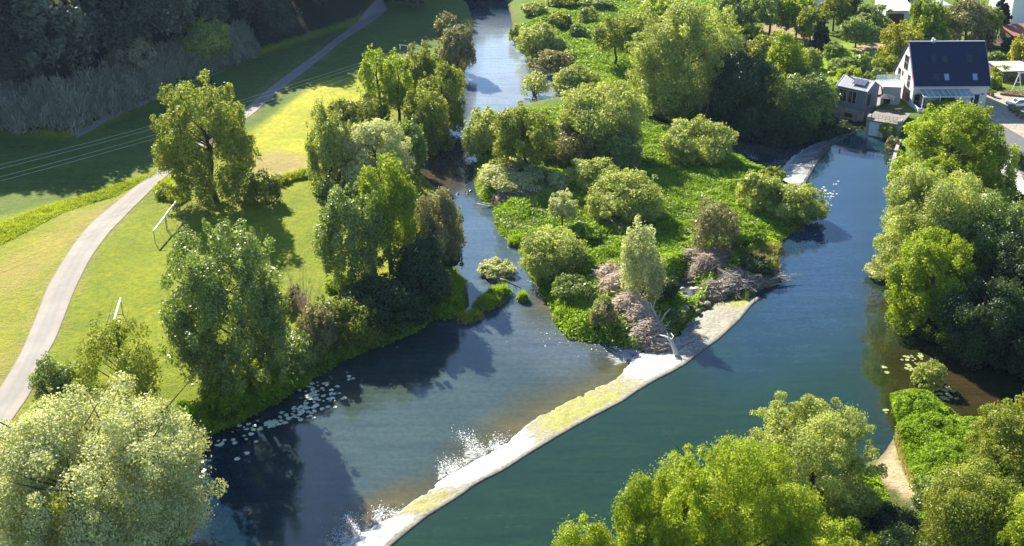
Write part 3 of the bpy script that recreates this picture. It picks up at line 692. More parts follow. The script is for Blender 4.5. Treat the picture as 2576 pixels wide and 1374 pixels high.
for a in [(520,168,40,120,'silver','pale round-topped tree in the shaded wood, right above the end of the scrub band'),
          (330,200,60,120,'scrub','bluish tree in the shaded wood above the middle of the scrub band'),
          (250,140,12,110,'scrub','hazy pale tree near the top edge of the shaded wood'),
          (700,110,5,95,'forest','bushy dark tree at the wood edge beside the far tarred path'),
          (60,230,90,120,'forest','dark tree in the wood directly above the left end of the scrub band'),
          (1030,20,-40,90,'forest','dark tree beyond the far end of the tarred path'),
          (1180,5,-55,70,'forest','dark tree on the far left bank where the river disappears')]:
    plant('forest_tree', a[4], a[0], a[1], a[2], a[3], a[5], 'tree', a[4], FG, leafpx=2.6, cov=2.6)

# ================================================================== ground cover: herbs, nettles and long grass
def cover(name, px, n, mat, label, hmax=.9, seed=1, mound=2.6, z=2.0, leaf=.42, amp=1.0, blade=False, avoid=1.0):
    r = np.random.default_rng(seed); poly = w2(px, z); lo = poly.min(0); hi = poly.max(0)
    X = r.uniform(lo[0], hi[0], n*3); Y = r.uniform(lo[1], hi[1], n*3); m = inside(poly, X, Y); X, Y = X[m][:n], Y[m][:n]
    g = gzv(X, Y); wat = np.minimum(dist(lowW, X, Y), dist(upW, X, Y)); m = ~(inside(lowW, X, Y) | inside(upW, X, Y)) | (wat < .4)
    m &= ~inside(poolW, X, Y)
    edge = dist(poly, X, Y)
    X, Y, g, wat, edge = X[m], Y[m], g[m], wat[m], edge[m]
    a = vnoise(X, Y, mound, seed)*.6+vnoise(X, Y, mound*.4, seed+1)*.4+.25*vnoise(X, Y, mound*3, seed+2)
    H = hmax*np.clip(.42+amp*a*.75, 0.03, 1.3)*np.clip(edge/1.0, .15, 1)
    e = .02; gx = (vnoise(X+.3, Y, mound, seed)-vnoise(X-.3, Y, mound, seed)); gy = (vnoise(X, Y+.3, mound, seed)-vnoise(X, Y-.3, mound, seed))
    Nn = np.column_stack([-gx*2.2*hmax, -gy*2.2*hmax, np.ones(len(X))]); Nn /= np.linalg.norm(Nn, axis=1)[:, None]
    P = np.column_stack([X, Y, np.maximum(g, -.1)+H*(r.random(len(X))**.4)])
    tn = .45+.25*vnoise(X, Y, 6, seed+3)+.15*a+r.normal(size=len(X))*.18
    V = blades(P, hmax*(.35+.4*r.random(len(P))), r, .045*leaf/.4, .3) if blade else leafquads(P, Nn, leaf*(1.12-.35*0), r, .55)
    return tag(link(name, fmesh(name, V, tn), LM[mat]), label, 'ground cover', None, 'stuff')
ISL = [(1240,290),(1420,265),(1640,305),(1715,321),(1800,341),(1866,387),(1938,428),(1962,462),(2060,540),(1960,620),(1950,700),(1800,755),(1740,790),(1600,880),(1430,850),(1330,690),(1255,560),(1200,480),(1180,380)]
cover('ground_cover', ISL, 170000, 'lush', 'lush bright green nettles and grass over the river island', 1.0, 3, 3.0, 1.8, .32)
cover('ground_cover', [(1290,60),(1420,20),(1640,-20),(1900,10),(1960,260),(1850,330),(1640,285),(1420,215),(1310,140)], 110000, 'lush', 'green herbs and long grass on the far bank beyond the island', 1.0, 8, 3.2, 2.0, .42)
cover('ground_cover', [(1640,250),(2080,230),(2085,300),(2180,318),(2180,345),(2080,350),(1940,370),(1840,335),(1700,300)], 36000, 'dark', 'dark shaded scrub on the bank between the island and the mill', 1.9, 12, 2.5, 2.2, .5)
cover('ground_cover', [(430,1125),(600,1050),(770,950),(870,890),(1060,815),(1130,795),(1170,740),(1130,640),(1050,560),(980,720),(880,760),(760,830),(620,900),(560,985),(470,1030),(400,1060)], 70000, 'lush', 'rough herbs and brambles along the left river bank', 1.3, 21, 2.0, 2.0, .36)
cover('ground_cover', [(1060,500),(1160,330),(1140,250),(1190,100),(1150,60),(1090,180),(1060,300),(900,420),(960,480)], 26000, 'olive', 'undergrowth along the upper left river bank', 1.5, 22, 2.0, 2.0, .45)
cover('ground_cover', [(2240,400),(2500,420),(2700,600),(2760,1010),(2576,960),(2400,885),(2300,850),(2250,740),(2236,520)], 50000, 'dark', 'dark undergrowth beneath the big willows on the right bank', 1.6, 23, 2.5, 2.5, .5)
cover('ground_cover', [(2236,972),(2340,968),(2436,1040),(2576,1010),(2700,1080),(2750,1500),(1500,1500),(1800,1330),(2150,1200),(2200,1170),(2235,1260),(2295,1310),(2345,1260),(2280,1175),(2264,1060)], 110000, 'lush', 'lush bright green thicket of herbs on the near right bank', 1.3, 24, 2.0, 2.0, .30)
cover('ground_cover', [(2098,300),(2184,312),(2184,336),(2135,345),(2070,352)], 5000, 'dark', 'dark weeds at the foot of the annex wall', .9, 41, 1.5, .5, .4)
cover('long_grass', [(-60,590),(100,525),(230,490),(392,436),(396,444),(290,498),(160,535),(60,590),(-60,650)], 14000, 'grass', 'bright strip of uncut long grass between the mown hay and the shaded meadow', .35, 31, 1.6, 2, .5, 2.2, True)
cover('long_grass', [(670,462),(740,440),(785,432),(785,446),(740,456),(680,476)], 5000, 'grass', 'tufted grass in the ditch across the meadow', .9, 32, 1.5, 2, .5, 1, True)
cover('long_grass', [(385,480),(420,455),(480,500),(450,520),(400,500)], 4000, 'grass', 'rough tall grass under the big tree beside the path', .8, 33, 1.5, 2, .5, 1, True)
cover('long_grass', [(1880,640),(1960,610),(1990,640),(1930,700),(1880,690)], 6000, 'dry', 'straw coloured reeds at the right tip of the island', 1.3, 34, 1.5, 1.8, .5, 1, True)
cover('long_grass', [(2250,1090),(2264,1064),(2280,1170),(2310,1240),(2285,1225),(2262,1150)], 1800, 'dry', 'dry yellow grass edging the little sandy landing place', .5, 35, 1.5, 2, .4, 1, True)

# ================================================================== trees and bushes, one by one
M = 'trees on the meadow and its river bank'
plant('deciduous_tree', 'alder', 545,535, 208, 240, 'big ragged two-peaked tree beside the tarred path in the meadow', 'tree', 'olive', M, leafpx=3.0, cov=2.6, blob=.20, lumps=2.6, bot=.04, limbs=16, uc=518)
plant('deciduous_tree', 'maple', 585,985, 582, 300, 'large dense dark green maple with glinting leaves in front of the meadow', 'tree', 'maple', M, leafpx=3.2, cov=2.9, blob=.19, lumps=3.0, bot=.08, stems=2, uc=563)
plant('deciduous_tree', 'alder', 322,1052, 800, 195, 'small open olive tree in front of the nearer white goal', 'tree', 'olive', M, leafpx=3.0, cov=1.2, blob=.25, lumps=1.2, bot=.08, limbs=16)
plant('bush', 'maple', 137,1005, 893, 105, 'dark shrub right beside the tarred path', 'bush', 'maple', M, leafpx=3, cov=2.0)
plant('bush', 'maple', 200,1010, 905, 95, 'dark shrub between the path-side shrub and the small open tree', 'bush', 'maple', M, leafpx=3, cov=2.0)
plant('willow_tree', 'pale', 235,1470, 985, 545, 'huge silvery willow filling the bottom left corner', 'tree', 'pale', M, leafpx=3.4, cov=3.6, blob=.22, lumps=3.6, bot=.0, shape='bush', stems=3, uc=238)
plant('deciduous_tree', 'maple', 905,742, 476, 175, 'tree with silvery glinting top and dark lower leaves beside the lower meadow', 'tree', 'maple', M, leafpx=3, cov=2.8, blob=.22, lumps=1.8, bot=.08, uc=882)
plant('deciduous_tree', 'lime', 985,690, 402, 160, 'fresh bright green tree rising behind the silvery-topped tree', 'tree', 'lime', M, leafpx=3, cov=2.8, blob=.22, lumps=1.8, shape='tall', bot=.08, uc=968)
plant('willow_tree', 'olive', 1108,690, 482, 120, 'brownish-green willow leaning over the channel on the left bank', 'tree', 'brown', M, leafpx=2.8, bot=.05)
BK = 'bushes crowding the left river bank'
for ub, vb, vt, w_, k, lb in [
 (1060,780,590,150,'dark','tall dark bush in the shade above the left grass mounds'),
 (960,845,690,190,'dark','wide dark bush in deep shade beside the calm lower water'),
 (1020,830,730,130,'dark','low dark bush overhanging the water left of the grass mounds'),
 (890,880,745,150,'olive','grey-green bush at the water between the maple and the shaded bushes'),
 (800,905,770,110,'brown','mottled pale bush just right of the dark maple on the bank'),
 (820,850,745,90,'maple','small dark bush behind the mottled pale one'),
 (735,950,830,130,'maple','bushy growth at the right foot of the dark maple'),
 (660,1000,880,120,'lime','bright green bush at the waterline under the dark maple'),
 (560,1045,930,110,'lush','green bush left of the maple trunks near the bank'),
 (470,1090,1010,110,'lush','low bright green bush where the bank meets the silvery willow'),
 (1080,690,590,90,'dark','dark round bush under the brownish willow'),
 (1130,690,610,70,'dark','dark bush edging the channel below the brownish willow'),
 (740,790,720,60,'brown','tiny bush beside the bare shrub on the lower meadow'),
 (865,740,690,90,'lime','low light green bush at the foot of the silvery-topped tree')]:
    plant('bush', k, ub, vb, vt, w_, lb, 'bush', k, BK, leafpx=3, cov=2.6)
plant('bush', 'brown', 668,520, 430, 85, 'light green bush at the right foot of the big two-peaked tree', 'bush', 'olive', M, cov=2.2)
plant('bush', 'brown', 420,500, 465, 60, 'low scrubby bush between the path and the big two-peaked tree', 'bush', 'olive', M, cov=1.6)
plant('bush', 'brown', 705,470, 440, 50, 'low bush at the left end of the meadow ditch', 'bush', 'olive', M, cov=1.8)
UG = 'trees in the clump between upper meadow and river'
plant('deciduous_tree', 'alder', 958,300, 122, 92, 'yellow-green alder at the left end of the upper riverside clump', 'tree', 'lime', UG, leafpx=2.7, cov=1.7, blob=.22, lumps=1.6, shape='tall', bot=.12, limbs=12, uc=948)
plant('deciduous_tree', 'alder', 1005,315, 130, 80, 'yellow-green alder just right of the leftmost upper alder', 'tree', 'lime', UG, leafpx=2.7, cov=1.7, blob=.22, lumps=1.6, shape='tall', bot=.12, limbs=12)
plant('deciduous_tree', 'silver', 1062,280, 110, 92, 'tall tree with a pale top in front of the power pole', 'tree', 'olive', UG, leafpx=2.7, blob=.24, lumps=1.5, bot=.05)
plant('willow_tree', 'olive', 1112,345, 165, 118, 'rounded olive willow hanging over the upper river', 'tree', 'olive', UG, leafpx=2.7, blob=.25, lumps=1.6, bot=.0)
plant('willow_tree', 'olive', 1075,395, 232, 115, 'olive willow below the rounded one beside the upper river', 'tree', 'olive', UG, leafpx=2.7, blob=.25, lumps=1.5, bot=.0)
plant('bush', 'silver', 1150,185, 65, 92, 'pale rounded willow bush by the far bend of the river', 'bush', 'brown', UG, leafpx=2.6)
plant('bush', 'silver', 1122,95, 30, 60, 'greyish bush half in shade beyond the pale rounded one', 'bush', 'brown', UG, leafpx=2.6, cov=2)
plant('bush', 'olive', 900,355, 245, 160, 'broad olive bush below the yellow-green alders', 'bush', 'olive', UG, leafpx=2.7)
plant('willow_tree', 'silver', 835,495, 265, 112, 'silvery tall willow at the left front of the upper clump', 'tree', 'silver', UG, leafpx=2.8, blob=.25, lumps=1.6, bot=.0)
plant('willow_tree', 'pale', 945,500, 305, 190, 'pale cream-topped willow in the middle of the upper clump', 'tree', 'pale', UG, leafpx=2.8, blob=.27, lumps=1.8, bot=.0)
plant('bush', 'dark', 1030,440, 300, 90, 'dark green bush between the cream-topped willow and the river', 'bush', 'maple', UG)
plant('bush', 'dark', 1095,400, 320, 90, 'low green bush dipping into the brown backwater', 'bush', 'olive', UG)
plant('bush', 'dark', 860,495, 420, 120, 'dark bush under the silvery willow at the meadow edge', 'bush', 'maple', UG)
plant('bush', 'olive', 1000,500, 430, 110, 'shaded bush under the cream-topped willow', 'bush', 'olive', UG)

IG = 'willows and bushes on the river island'
for nm, ub, vb, vt, w_, k, lb, kw in [
 ('bush',1225,405,275,105,'silver','grey-silver willow at the upper left tip of the island',{}),
 ('willow_tree',1322,445,272,140,'olive','olive willow with showing stems near the upper left of the island',{}),
 ('willow_tree',1515,400,215,190,'silver','broad willow, the largest crown on the upper half of the island',{'lumps':1.8}),
 ('bush',1440,425,300,140,'brown','brownish twiggy bush in front of the broad willow',{'cov':2.0}),
 ('bush',1300,482,405,165,'pale','low pale willow spreading above the grey stick pile',{}),
 ('bush',1490,480,395,120,'silver','silvery bush right below the brownish twiggy bush',{}),
 ('willow_tree',1570,572,428,170,'silver','round silver willow in the centre of the island',{'bot':0,'lumps':1.5}),
 ('deciduous_tree',1415,580,478,62,'pale','small light tree with a white stem on the island',{'bot':.3}),
 ('bush',1404,482,432,48,'pale','tiny silvery bush beside the low pale willow',{}),
 ('willow_tree',1752,425,298,158,'silver','lone bushy willow on the green upper right of the island',{'bot':0,'lumps':1.4}),
 ('bush',1392,705,575,148,'silver','rounded light willow leaning over the narrow channel',{'lumps':1.4}),
 ('willow_tree',1612,775,555,100,'pale','upright pale willow above the big brown stick pile',{'bot':.0,'lumps':.8,'cov':2.2,'blob':.34}),
 ('bush',2000,565,462,128,'silver','silvery willow reaching out over the mill pool',{}),
 ('bush',1905,540,432,95,'silver','silvery bush left of the willow over the mill pool',{}),
 ('bush',1795,650,505,108,'brown','brownish thin-leaved willow near the grey branches',{'cov':1.7}),
 ('bush',1517,832,745,58,'brown','olive upright bush beside the brown stick pile',{'cov':2.2}),
 ('bush',1480,610,560,80,'lush','round green bush between the stick piles',{}),
 ('bush',1660,760,690,80,'dark','dark green bush in shade at the right of the brown stick pile',{}),
 ('bush',1440,760,690,90,'maple','dark green bush below the rounded light willow',{}),
 ('bush',1350,480,430,70,'olive','green bush between the olive willow and the low pale willow',{}),
 ('bush',1265,455,395,70,'silver','silvery-green bush at the left edge of the island above the low pale willow',{}),
 ('bush',1380,405,330,90,'olive','green bush between the olive willow and the brownish twiggy bush',{}),
 ('bush',1560,440,330,90,'maple','dark green bush on the shaded right side of the broad willow',{}),
 ('bush',1940,470,420,60,'olive','small green bush by the white water of the rapids',{}),
 ('bush',1465,690,640,60,'lush','little green bush right of the rounded light willow',{}),
 ('bush',1540,700,655,56,'silver','little pale bush left of the upright pale willow',{}),
 ('bush',1280,340,285,90,'olive','green bush at the top of the island by the river',{}),
 ('bush',1875,640,560,90,'lush','lush green bush near the right point of the island',{}),
 ('bush',1900,700,640,80,'dark','dark bush above the branches lying in the pool',{}),
 ('bush',1700,815,775,50,'maple','small dark bush beside the boulders at the weir',{}),
 ('bush',1250,720,652,84,'pale','mushroom-shaped white-flowering willow on the grass islet',{'bot':.22,'cov':3.2})]:
    kw = dict(kw); cat = 'tree' if 'tree' in nm else 'bush'
    plant(nm, k, ub, vb, vt, w_*1.12, lb, cat, k, IG, **kw)

# grass mounds standing in the channel
def mound(u0, v0, u1, v1, wpx, hgt, label, mat='lush', z=0.1, n=None, seed=1, group='grass mounds in the shallow channel'):
    r = np.random.default_rng(seed*31+5); a = Vector((*G(u0, v0, z), 0)); b = Vector((*G(u1, v1, z), 0)); ln = (b-a).length
    s = scale_at(a.y, z); hw = wpx*.3975/s/2; n = n or int(900+2600*hw*(ln+2*hw)/6)
    f = r.random(n); th = r.random(n)*6.283; rr = np.sqrt(r.random(n))
    nz = .82+.25*vnoise(th*3+seed, f*4, 1.0, seed)
    X = a.x+(b.x-a.x)*f+np.cos(th)*rr*hw*nz; Y = a.y+(b.y-a.y)*f+np.sin(th)*rr*hw*nz
    H = hgt*np.sqrt(np.clip(1-rr**2.6, 0, 1))*(.8+.3*vnoise(X, Y, .9, seed))
    P = np.column_stack([X, Y, z-.1+H*(.35+.65*r.random(n)**.4)])
    Nn = np.column_stack([np.cos(th)*rr*1.2, np.sin(th)*rr*1.2, np.ones(n)*.8]); Nn /= np.linalg.norm(Nn, axis=1)[:, None]
    o = a.lerp(b, .5); P -= np.array([o.x, o.y, 0]); V = np.vstack([leafquads(P, Nn, .30, r, .5), blades(P[:n//2], .25+.35*r.random(n//2), r, .03, .4)])
    root = empty('grass_mound', (o.x, o.y, 0), 0, label, 'grass mound', group)
    link('grass', fmesh('grass', V, np.concatenate([.5+.2*r.normal(size=n), .65+.2*r.normal(size=n//2)])), LM[mat], root)
    mb = MB(); k = 24; d = (b-a).normalized() if ln > .1 else Vector((1, 0, 0)); nn = Vector((-d.y, d.x, 0)); rings = []
    for sc, zz in ((1.0, -.6), (.92, .02), (.7, hgt*.35), (.3, hgt*.5)):
        for i in range(k):
            q = 2*math.pi*i/k; p = d*(math.cos(q)*(hw*sc+ln/2*sc))+nn*math.sin(q)*hw*sc; mb.v.append((p.x, p.y, zz))
    for j in range(3):
        for i in range(k): mb.f.append((j*k+i, j*k+(i+1) % k, (j+1)*k+(i+1) % k, (j+1)*k+i))
    mb.f.append(tuple(range(3*k, 4*k)))
    mb.build('earth', DIRTM, root, True)
DIRTM = plain('wet_bank_earth', (.09,.075,.05), .9, .3, 4)
for i, a in enumerate([(1120,780,1155,715,50,1.5,'long grass mound lying against the shaded left bank'),
 (1092,775,1105,740,34,1.3,'narrow shaded grass mound between the left bank and the long mound'),
 (1215,775,1262,740,66,1.6,'large grassy islet carrying the mushroom-shaped willow'),
 (1168,806,1195,795,50,.9,'low yellowish grass tip in front of the large islet'),
 (1314,755,1315,752,30,1.1,'small round grass tussock alone right of the islet'),
 (1420,800,1470,795,78,2.0,'big round grass clump at the lower corner of the island'),
 (1415,775,1418,770,40,1.6,'grass clump at the left side of the big round clump'),
 (1275,540,1285,530,42,1.4,'grass hump above the gravel bank on the channel'),
 (1318,548,1330,540,46,1.4,'grass hump right of the one above the gravel bank'),
 (1365,570,1395,560,56,1.6,'grass hump at the right end of the gravel bank'),
 (1290,615,1330,607,36,1.2,'dark edged grass hump below the gravel bank'),
 (1250,480,1260,500,50,1.3,'grass hump left of the grey stick pile'),
 (1335,660,1345,680,40,1.2,'grass hump under the rounded light willow'),
 (1420,720,1470,735,60,1.5,'grass bank below the rounded light willow')]):
    mound(*a, seed=i+1, mat='grass' if i == 3 else 'lush')

NG = 'bushes and trees on the far bank beyond the island'
for nm, ub, vb, vt, w_, k, lb, kw in [
 ('bush',1347,138,58,98,'silver','round willow bush at the river edge on the far bank',{}),
 ('bush',1300,112,62,40,'silver','slim bush at the first corner of the far bank',{}),
 ('bush',1345,262,182,72,'silver','vase-shaped thin willow standing in the shallow river',{'cov':1.0,'bot':.12,'stems':5}),
 ('bush',1385,190,125,118,'brown','brownish spreading bush above the vase-shaped willow',{'cov':2.2}),
 ('bush',1452,242,165,125,'silver','pale soft willow bush beside the side channel',{}),
 ('bush',1540,262,205,90,'olive','green bush right of the pale soft willow bush',{}),
 ('deciduous_tree',1545,168,42,112,'olive','open tree with a visible dark trunk on the green far bank',{'cov':1.9,'bot':.25,'limbs':10}),
 ('bush',1410,75,32,60,'olive','rounded bush on the lit grass of the far bank',{}),
 ('bush',1452,95,60,45,'maple','low dark bush on the lit grass of the far bank',{}),
 ('bush',1400,130,95,45,'silver','little pale bush between the round willow and the open tree',{}),
 ('bush',1432,150,125,30,'silver','smallest grey bush near the river on the far bank',{}),
 ('bush',1345,40,5,70,'silver','far bush where the river leaves the picture',{}),
 ('bush',1420,18,-12,90,'olive','far green bush at the top edge right of the river',{}),
 ('bush',1480,60,18,50,'silver','small pale bush behind the open tree',{}),
 ('bush',1500,25,-8,90,'maple','dark green bush on the top edge behind the open tree',{}),
 ('deciduous_tree',1600,165,30,85,'silver','pale tree left of the giant willow',{}),
 ('deciduous_tree',1655,110,-10,110,'lime','bright tree behind the left side of the giant willow',{}),
 ('bush',1620,290,190,110,'silver','light bush hanging below the left side of the giant willow',{}),
 ('willow_tree',1735,300,-5,270,'silver','giant round willow with bright top and deep blue-green shade',{'lumps':3.2,'blob':.21,'bot':.0,'uc':1722}),
 ('deciduous_tree',1860,330,130,150,'dark','dark shaded tree immediately right of the giant willow',{'bot':0}),
 ('bush',1700,325,230,100,'olive','bush in front of the giant willow beside the side channel',{}),
 ('bush',1790,335,250,110,'dark','dark bush beside the narrow channel below the giant willow',{}),
 ('bush',1900,345,260,120,'dark','dark bush above the rapids in the shade',{}),
 ('bush',1985,340,275,110,'dark','second dark bush right of the one above the rapids',{}),
 ('deciduous_tree',1970,285,85,108,'lime','bright yellow-green tree lit against the dark wood edge',{'bot':.0,'shape':'tall','lumps':1.4}),
 ('deciduous_tree',1920,200,80,90,'olive','green tree behind and left of the bright yellow-green one',{}),
 ('deciduous_tree',2022,325,178,150,'maple','broad leafy tree between the bright tree and the mill annex',{'bot':.0,'lumps':1.5}),
 ('bush',2062,300,225,70,'lime','light green bush touching the broad leafy tree on its right',{}),
 ('bush',2030,180,120,70,'silver','grey-green bush above the broad leafy tree',{}),
 ('bush',1870,110,60,80,'lime','light green bush behind the giant willow, on its right',{}),
 ('bush',1880,190,105,80,'dark','shaded bush tucked behind the giant willow',{}),
 ('deciduous_tree',1850,85,-25,110,'maple','tall green tree at the top edge right of the giant willow',{}),
 ('deciduous_tree',1935,95,-30,110,'maple','dark green tree at the top edge, left one of a pair before the pale yard',{}),
 ('deciduous_tree',2000,100,-20,90,'lime','lighter green tree at the top edge by the white house',{}),
 ('deciduous_tree',2035,120,20,70,'olive','olive tree in front of the white house corner',{}),
 ('conifer_tree',2063,135,50,52,'conifer','narrow dark conifer between garden and far bank',{'shape':'cone','bot':.02}),
 ('deciduous_tree',2095,80,-20,80,'olive','olive-brown tree at the top edge right of the white house',{}),
 ('deciduous_tree',2120,60,-40,80,'dark','very dark tree at the top edge left of the barn',{})]:
    kw = dict(kw); cat = 'tree' if 'tree' in nm else 'bush'
    plant(nm, k, ub, vb, vt, w_, lb, cat, k, NG, **kw)

GG = 'garden and village trees round the mill'
for nm, ub, vb, vt, w_, k, lb, kw in [
 ('garden_tree',2152,122,40,92,'maple','round-crowned tree on the lit lawn left of the barn',{'bot':.22}),
 ('garden_tree',2190,88,8,85,'maple','round tree right in front of the barn door',{'bot':.2}),
 ('garden_tree',2322,128,0,100,'lime','tall fresh green tree right of the barn',{'bot':.05,'shape':'tall'}),
 ('garden_tree',2262,172,64,105,'yellow','yellow-green tree behind the gable of the mill house',{'bot':.08}),
 ('garden_tree',2340,130,70,90,'olive','bushy tree behind the left part of the mill roof',{}),
 ('garden_tree',2425,125,0,125,'brown','large brownish tree behind the middle of the mill roof',{'bot':.0}),
 ('garden_tree',2480,110,20,70,'olive','light olive tree at the top edge behind the right end of the mill roof',{}),
 ('conifer_tree',2508,95,-10,56,'conifer','tall dark conifer near the blue-white house wall',{'shape':'cone','bot':.02}),
 ('fruit_tree',2115,205,150,70,'maple','low orchard tree nearest the far bank',{'bot':.2}),
 ('fruit_tree',2165,205,135,70,'maple','orchard tree at the left side of the lit lawn',{'bot':.2}),
 ('fruit_tree',2195,240,170,70,'maple','orchard tree behind the mill annex roof',{'bot':.2}),
 ('fruit_tree',2225,195,140,66,'olive','orchard tree at the left edge of the mill gable',{'bot':.25}),
 ('fruit_tree',2135,235,170,66,'lime','light orchard tree left above the annex',{'bot':.1}),
 ('fruit_tree',2095,150,105,50,'maple','small orchard tree beside the dark conifer',{'bot':.1}),
 ('bush',2170,205,170,60,'lime','light bush right behind the annex',{}),
 ('bush',2250,215,185,50,'olive','low bush between the orchard and the mill gable',{}),
 ('bush',2500,170,130,50,'maple','dark bush just right of the mill roof ridge',{}),
 ('bush',2520,205,165,60,'olive','green bush behind the carport',{}),
 ('bush',2500,225,190,36,'lime','light bush at the right wall of the mill house',{}),
 ('garden_tree',2566,180,90,62,'yellow','yellow-green tree at the right edge above the carport',{'bot':.0}),
 ('bush',2545,130,95,50,'dark','dark bush in the shaded garden at the upper right edge',{}),
 ('bush',2385,295,250,105,'lime','fresh green bush in front of the glass canopy',{}),
 ('bush',2237,350,303,58,'lime','green bush growing on the corner of the white sluice',{}),
 ('bush',2245,390,345,40,'brown','brownish bush hanging from the wall below the sluice',{'cov':1.8}),
 ('bush',2570,425,385,50,'dark','dark hedge shrub at the right edge below the lane',{})]:
    kw = dict(kw); cat = 'tree' if 'tree' in nm else 'bush'
    plant(nm, k, ub, vb, vt, w_, lb, cat, k, GG, **kw)

RG = 'trees along the right river bank'
for nm, ub, vb, vt, w_, k, lb, kw in [
 ('willow_tree',2375,520,262,235,'lime','yellow-green willow directly below the mill house',{'lumps':2.4,'blob':.22,'bot':.0,'uc':2395}),
 ('willow_tree',2335,560,400,160,'lime','willow shoulder overhanging the pool below the first one',{'bot':.0,'uc':2320}),
 ('deciduous_tree',2490,540,355,110,'lime','bright green rounded tree beside the curved lane',{'bot':.0}),
 ('willow_tree',2370,760,430,280,'silver','greyish willow in the middle of the right bank row',{'lumps':2.6,'blob':.21,'bot':.0,'uc':2360}),
 ('willow_tree',2330,865,590,210,'lime','lime-green tree, the lowest of the row at the brown shallows',{'lumps':2.2,'blob':.22,'bot':.0,'uc':2345}),
 ('bush',2215,722,660,80,'pale','pale willow branch sticking out over the pool',{'bot':.3,'cov':3}),
 ('deciduous_tree',2470,800,500,200,'maple','dark tree in the shade behind the right bank row',{'bot':.0,'lumps':1.8}),
 ('deciduous_tree',2560,860,590,190,'dark','dark tree at the right edge behind the shaded inlet',{'bot':.0,'lumps':1.8}),
 ('deciduous_tree',2450,930,700,200,'dark','darkest tree above the shaded inlet of the pool',{'bot':.0,'lumps':1.8}),
 ('deciduous_tree',2600,960,800,140,'dark','shaded tree cut by the right edge above the inlet',{'bot':.0}),
 ('bush',2545,760,640,110,'maple','dim bush with a few lit leaves at the right edge',{}),
 ('bush',2332,992,905,76,'silver','light willow bush standing in the brown shallows',{'cov':2.2}),
 ('bush',2300,1060,985,110,'lush','bright green bush at the tip of the near spit',{}),
 ('bush',2340,1130,1040,160,'lush','lush bush in the middle of the near spit',{'lumps':1.4}),
 ('bush',2390,1210,1110,150,'lush','lush bush at the root of the near spit',{'lumps':1.4}),
 ('bush',2350,1290,1200,120,'maple','shaded leafy bush beside the sandy landing',{}),
 ('deciduous_tree',2550,1240,1015,230,'olive','light olive tree at the right edge above the bottom corner',{'bot':.0,'lumps':2}),
 ('deciduous_tree',2430,1480,1180,260,'olive','yellowish tree in the bottom right corner',{'bot':.0,'lumps':2.2}),
 ('deciduous_tree',2580,1560,1240,220,'lime','fresh green tree cut by the bottom right corner',{'bot':.0,'lumps':1.6}),
 ('willow_tree',2045,1350,1018,345,'silver','broad light willow above the bottom edge, left of the landing',{'lumps':2.8,'blob':.2,'bot':.0,'uc':2025}),
 ('deciduous_tree',1850,1640,1100,500,'lime','big bright alder rising from the bottom edge into the green pool',{'lumps':3.4,'blob':.17,'bot':.0,'shape':'tall','uc':1830}),
 ('deciduous_tree',1650,1640,1205,250,'lime','green tree at the bottom edge just left of the big alder',{'bot':.0,'lumps':2,'blob':.2}),
 ('deciduous_tree',1460,1640,1335,200,'lime','treetop just showing at the bottom edge over the green pool',{'bot':.0,'lumps':1.5}),
 ('bush',2230,1380,1270,170,'dark','dark bush in the shade at the bottom between willow and corner tree',{'lumps':1.4}),
 ('bush',2260,1500,1340,200,'maple','leafy bush on the bottom edge right of the big alder',{'lumps':1.4}),
 ('bush',2110,1500,1300,200,'lime','light green bush on the bottom edge beside the big alder',{'lumps':1.4}),
 ('deciduous_tree',2600,1120,960,120,'yellow','yellowish treetop at the right edge by the dark inlet',{'bot':.0})]:
    kw = dict(kw); cat = 'tree' if 'tree' in nm else 'bush'; near = vb > 900
    plant(nm, k, ub, vb, vt, w_, lb, cat, k, RG, leafpx=2.8 if near else 2.7, **kw)
# bare shrub on the lower meadow
def bare_shrub(ub, vb, vt, wpx, label, n=120, mat=None):
    r = np.random.default_rng(77); p = hit(ub, vb); h = onplane(ub, vt, p.y).z-p.z; w_ = wpx*.3975/scale_at(p.y)
    root = empty('bare_shrub', p, 0, label, 'shrub'); mb = MB()
    for i in range(26):
        a = r.random()*6.283; e = w_*.5*(.15+.85*r.random()); t_ = h*(.45+.55*r.random()); q = Vector((math.cos(a)*e, math.sin(a)*e, t_)); b0 = Vector((r.normal()*.1, r.normal()*.1, 0))
        m_ = b0.lerp(q, .5)+Vector((r.normal()*.25, r.normal()*.25, .05*h)); mb.tube([b0, m_, q], [.05, .03, .008], 4, False)
        for _ in range(6):
            f = .35+.6*r.random(); s0_ = b0.lerp(m_, f*2) if f < .5 else m_.lerp(q, f*2-1); mb.tube([s0_, s0_+Vector((r.normal()*.45, r.normal()*.45, .3+.5*r.random()))], [.016, .005], 3, False)
    mb.build('stem', mat or TWIG, root)
bare_shrub(770, 808, 655, 105, 'bare twiggy shrub without leaves on the lower meadow')

# ================================================================== materials for built things
RENDERW = plain('rendered_wall', (.72,.68,.66), .85, .06, 1.2, bmp=.15)
SLATE = plain('dark_slate_roof', (.018,.026,.065), .75, .3, 6, spec=.25, bmp=.5, bscale=9)  # navy in the base colour stands in for reflected sky
tn_ = SLATE.node_tree; pb_ = tn_.nodes['Principled BSDF']; tc_ = N(tn_, 'ShaderNodeTexCoord'); bt_ = N(tn_, 'ShaderNodeTexWave', bands_direction='Z'); bt_.inputs['Scale'].default_value = 1.1; bt_.inputs['Distortion'].default_value = .6
tn_.links.new(tc_.outputs['Object'], bt_.inputs['Vector']); old_ = pb_.inputs['Base Color'].links[0].from_socket
tn_.links.new(mixc(tn_, 1, old_, mixc(tn_, bt_.outputs['Fac'], (.7,.7,.75), (1.35,1.35,1.3)), 'MULTIPLY'), pb_.inputs['Base Color'])
GLASS = plain('window_glass', (.02,.025,.03), .08, .1, 1, spec=.9)
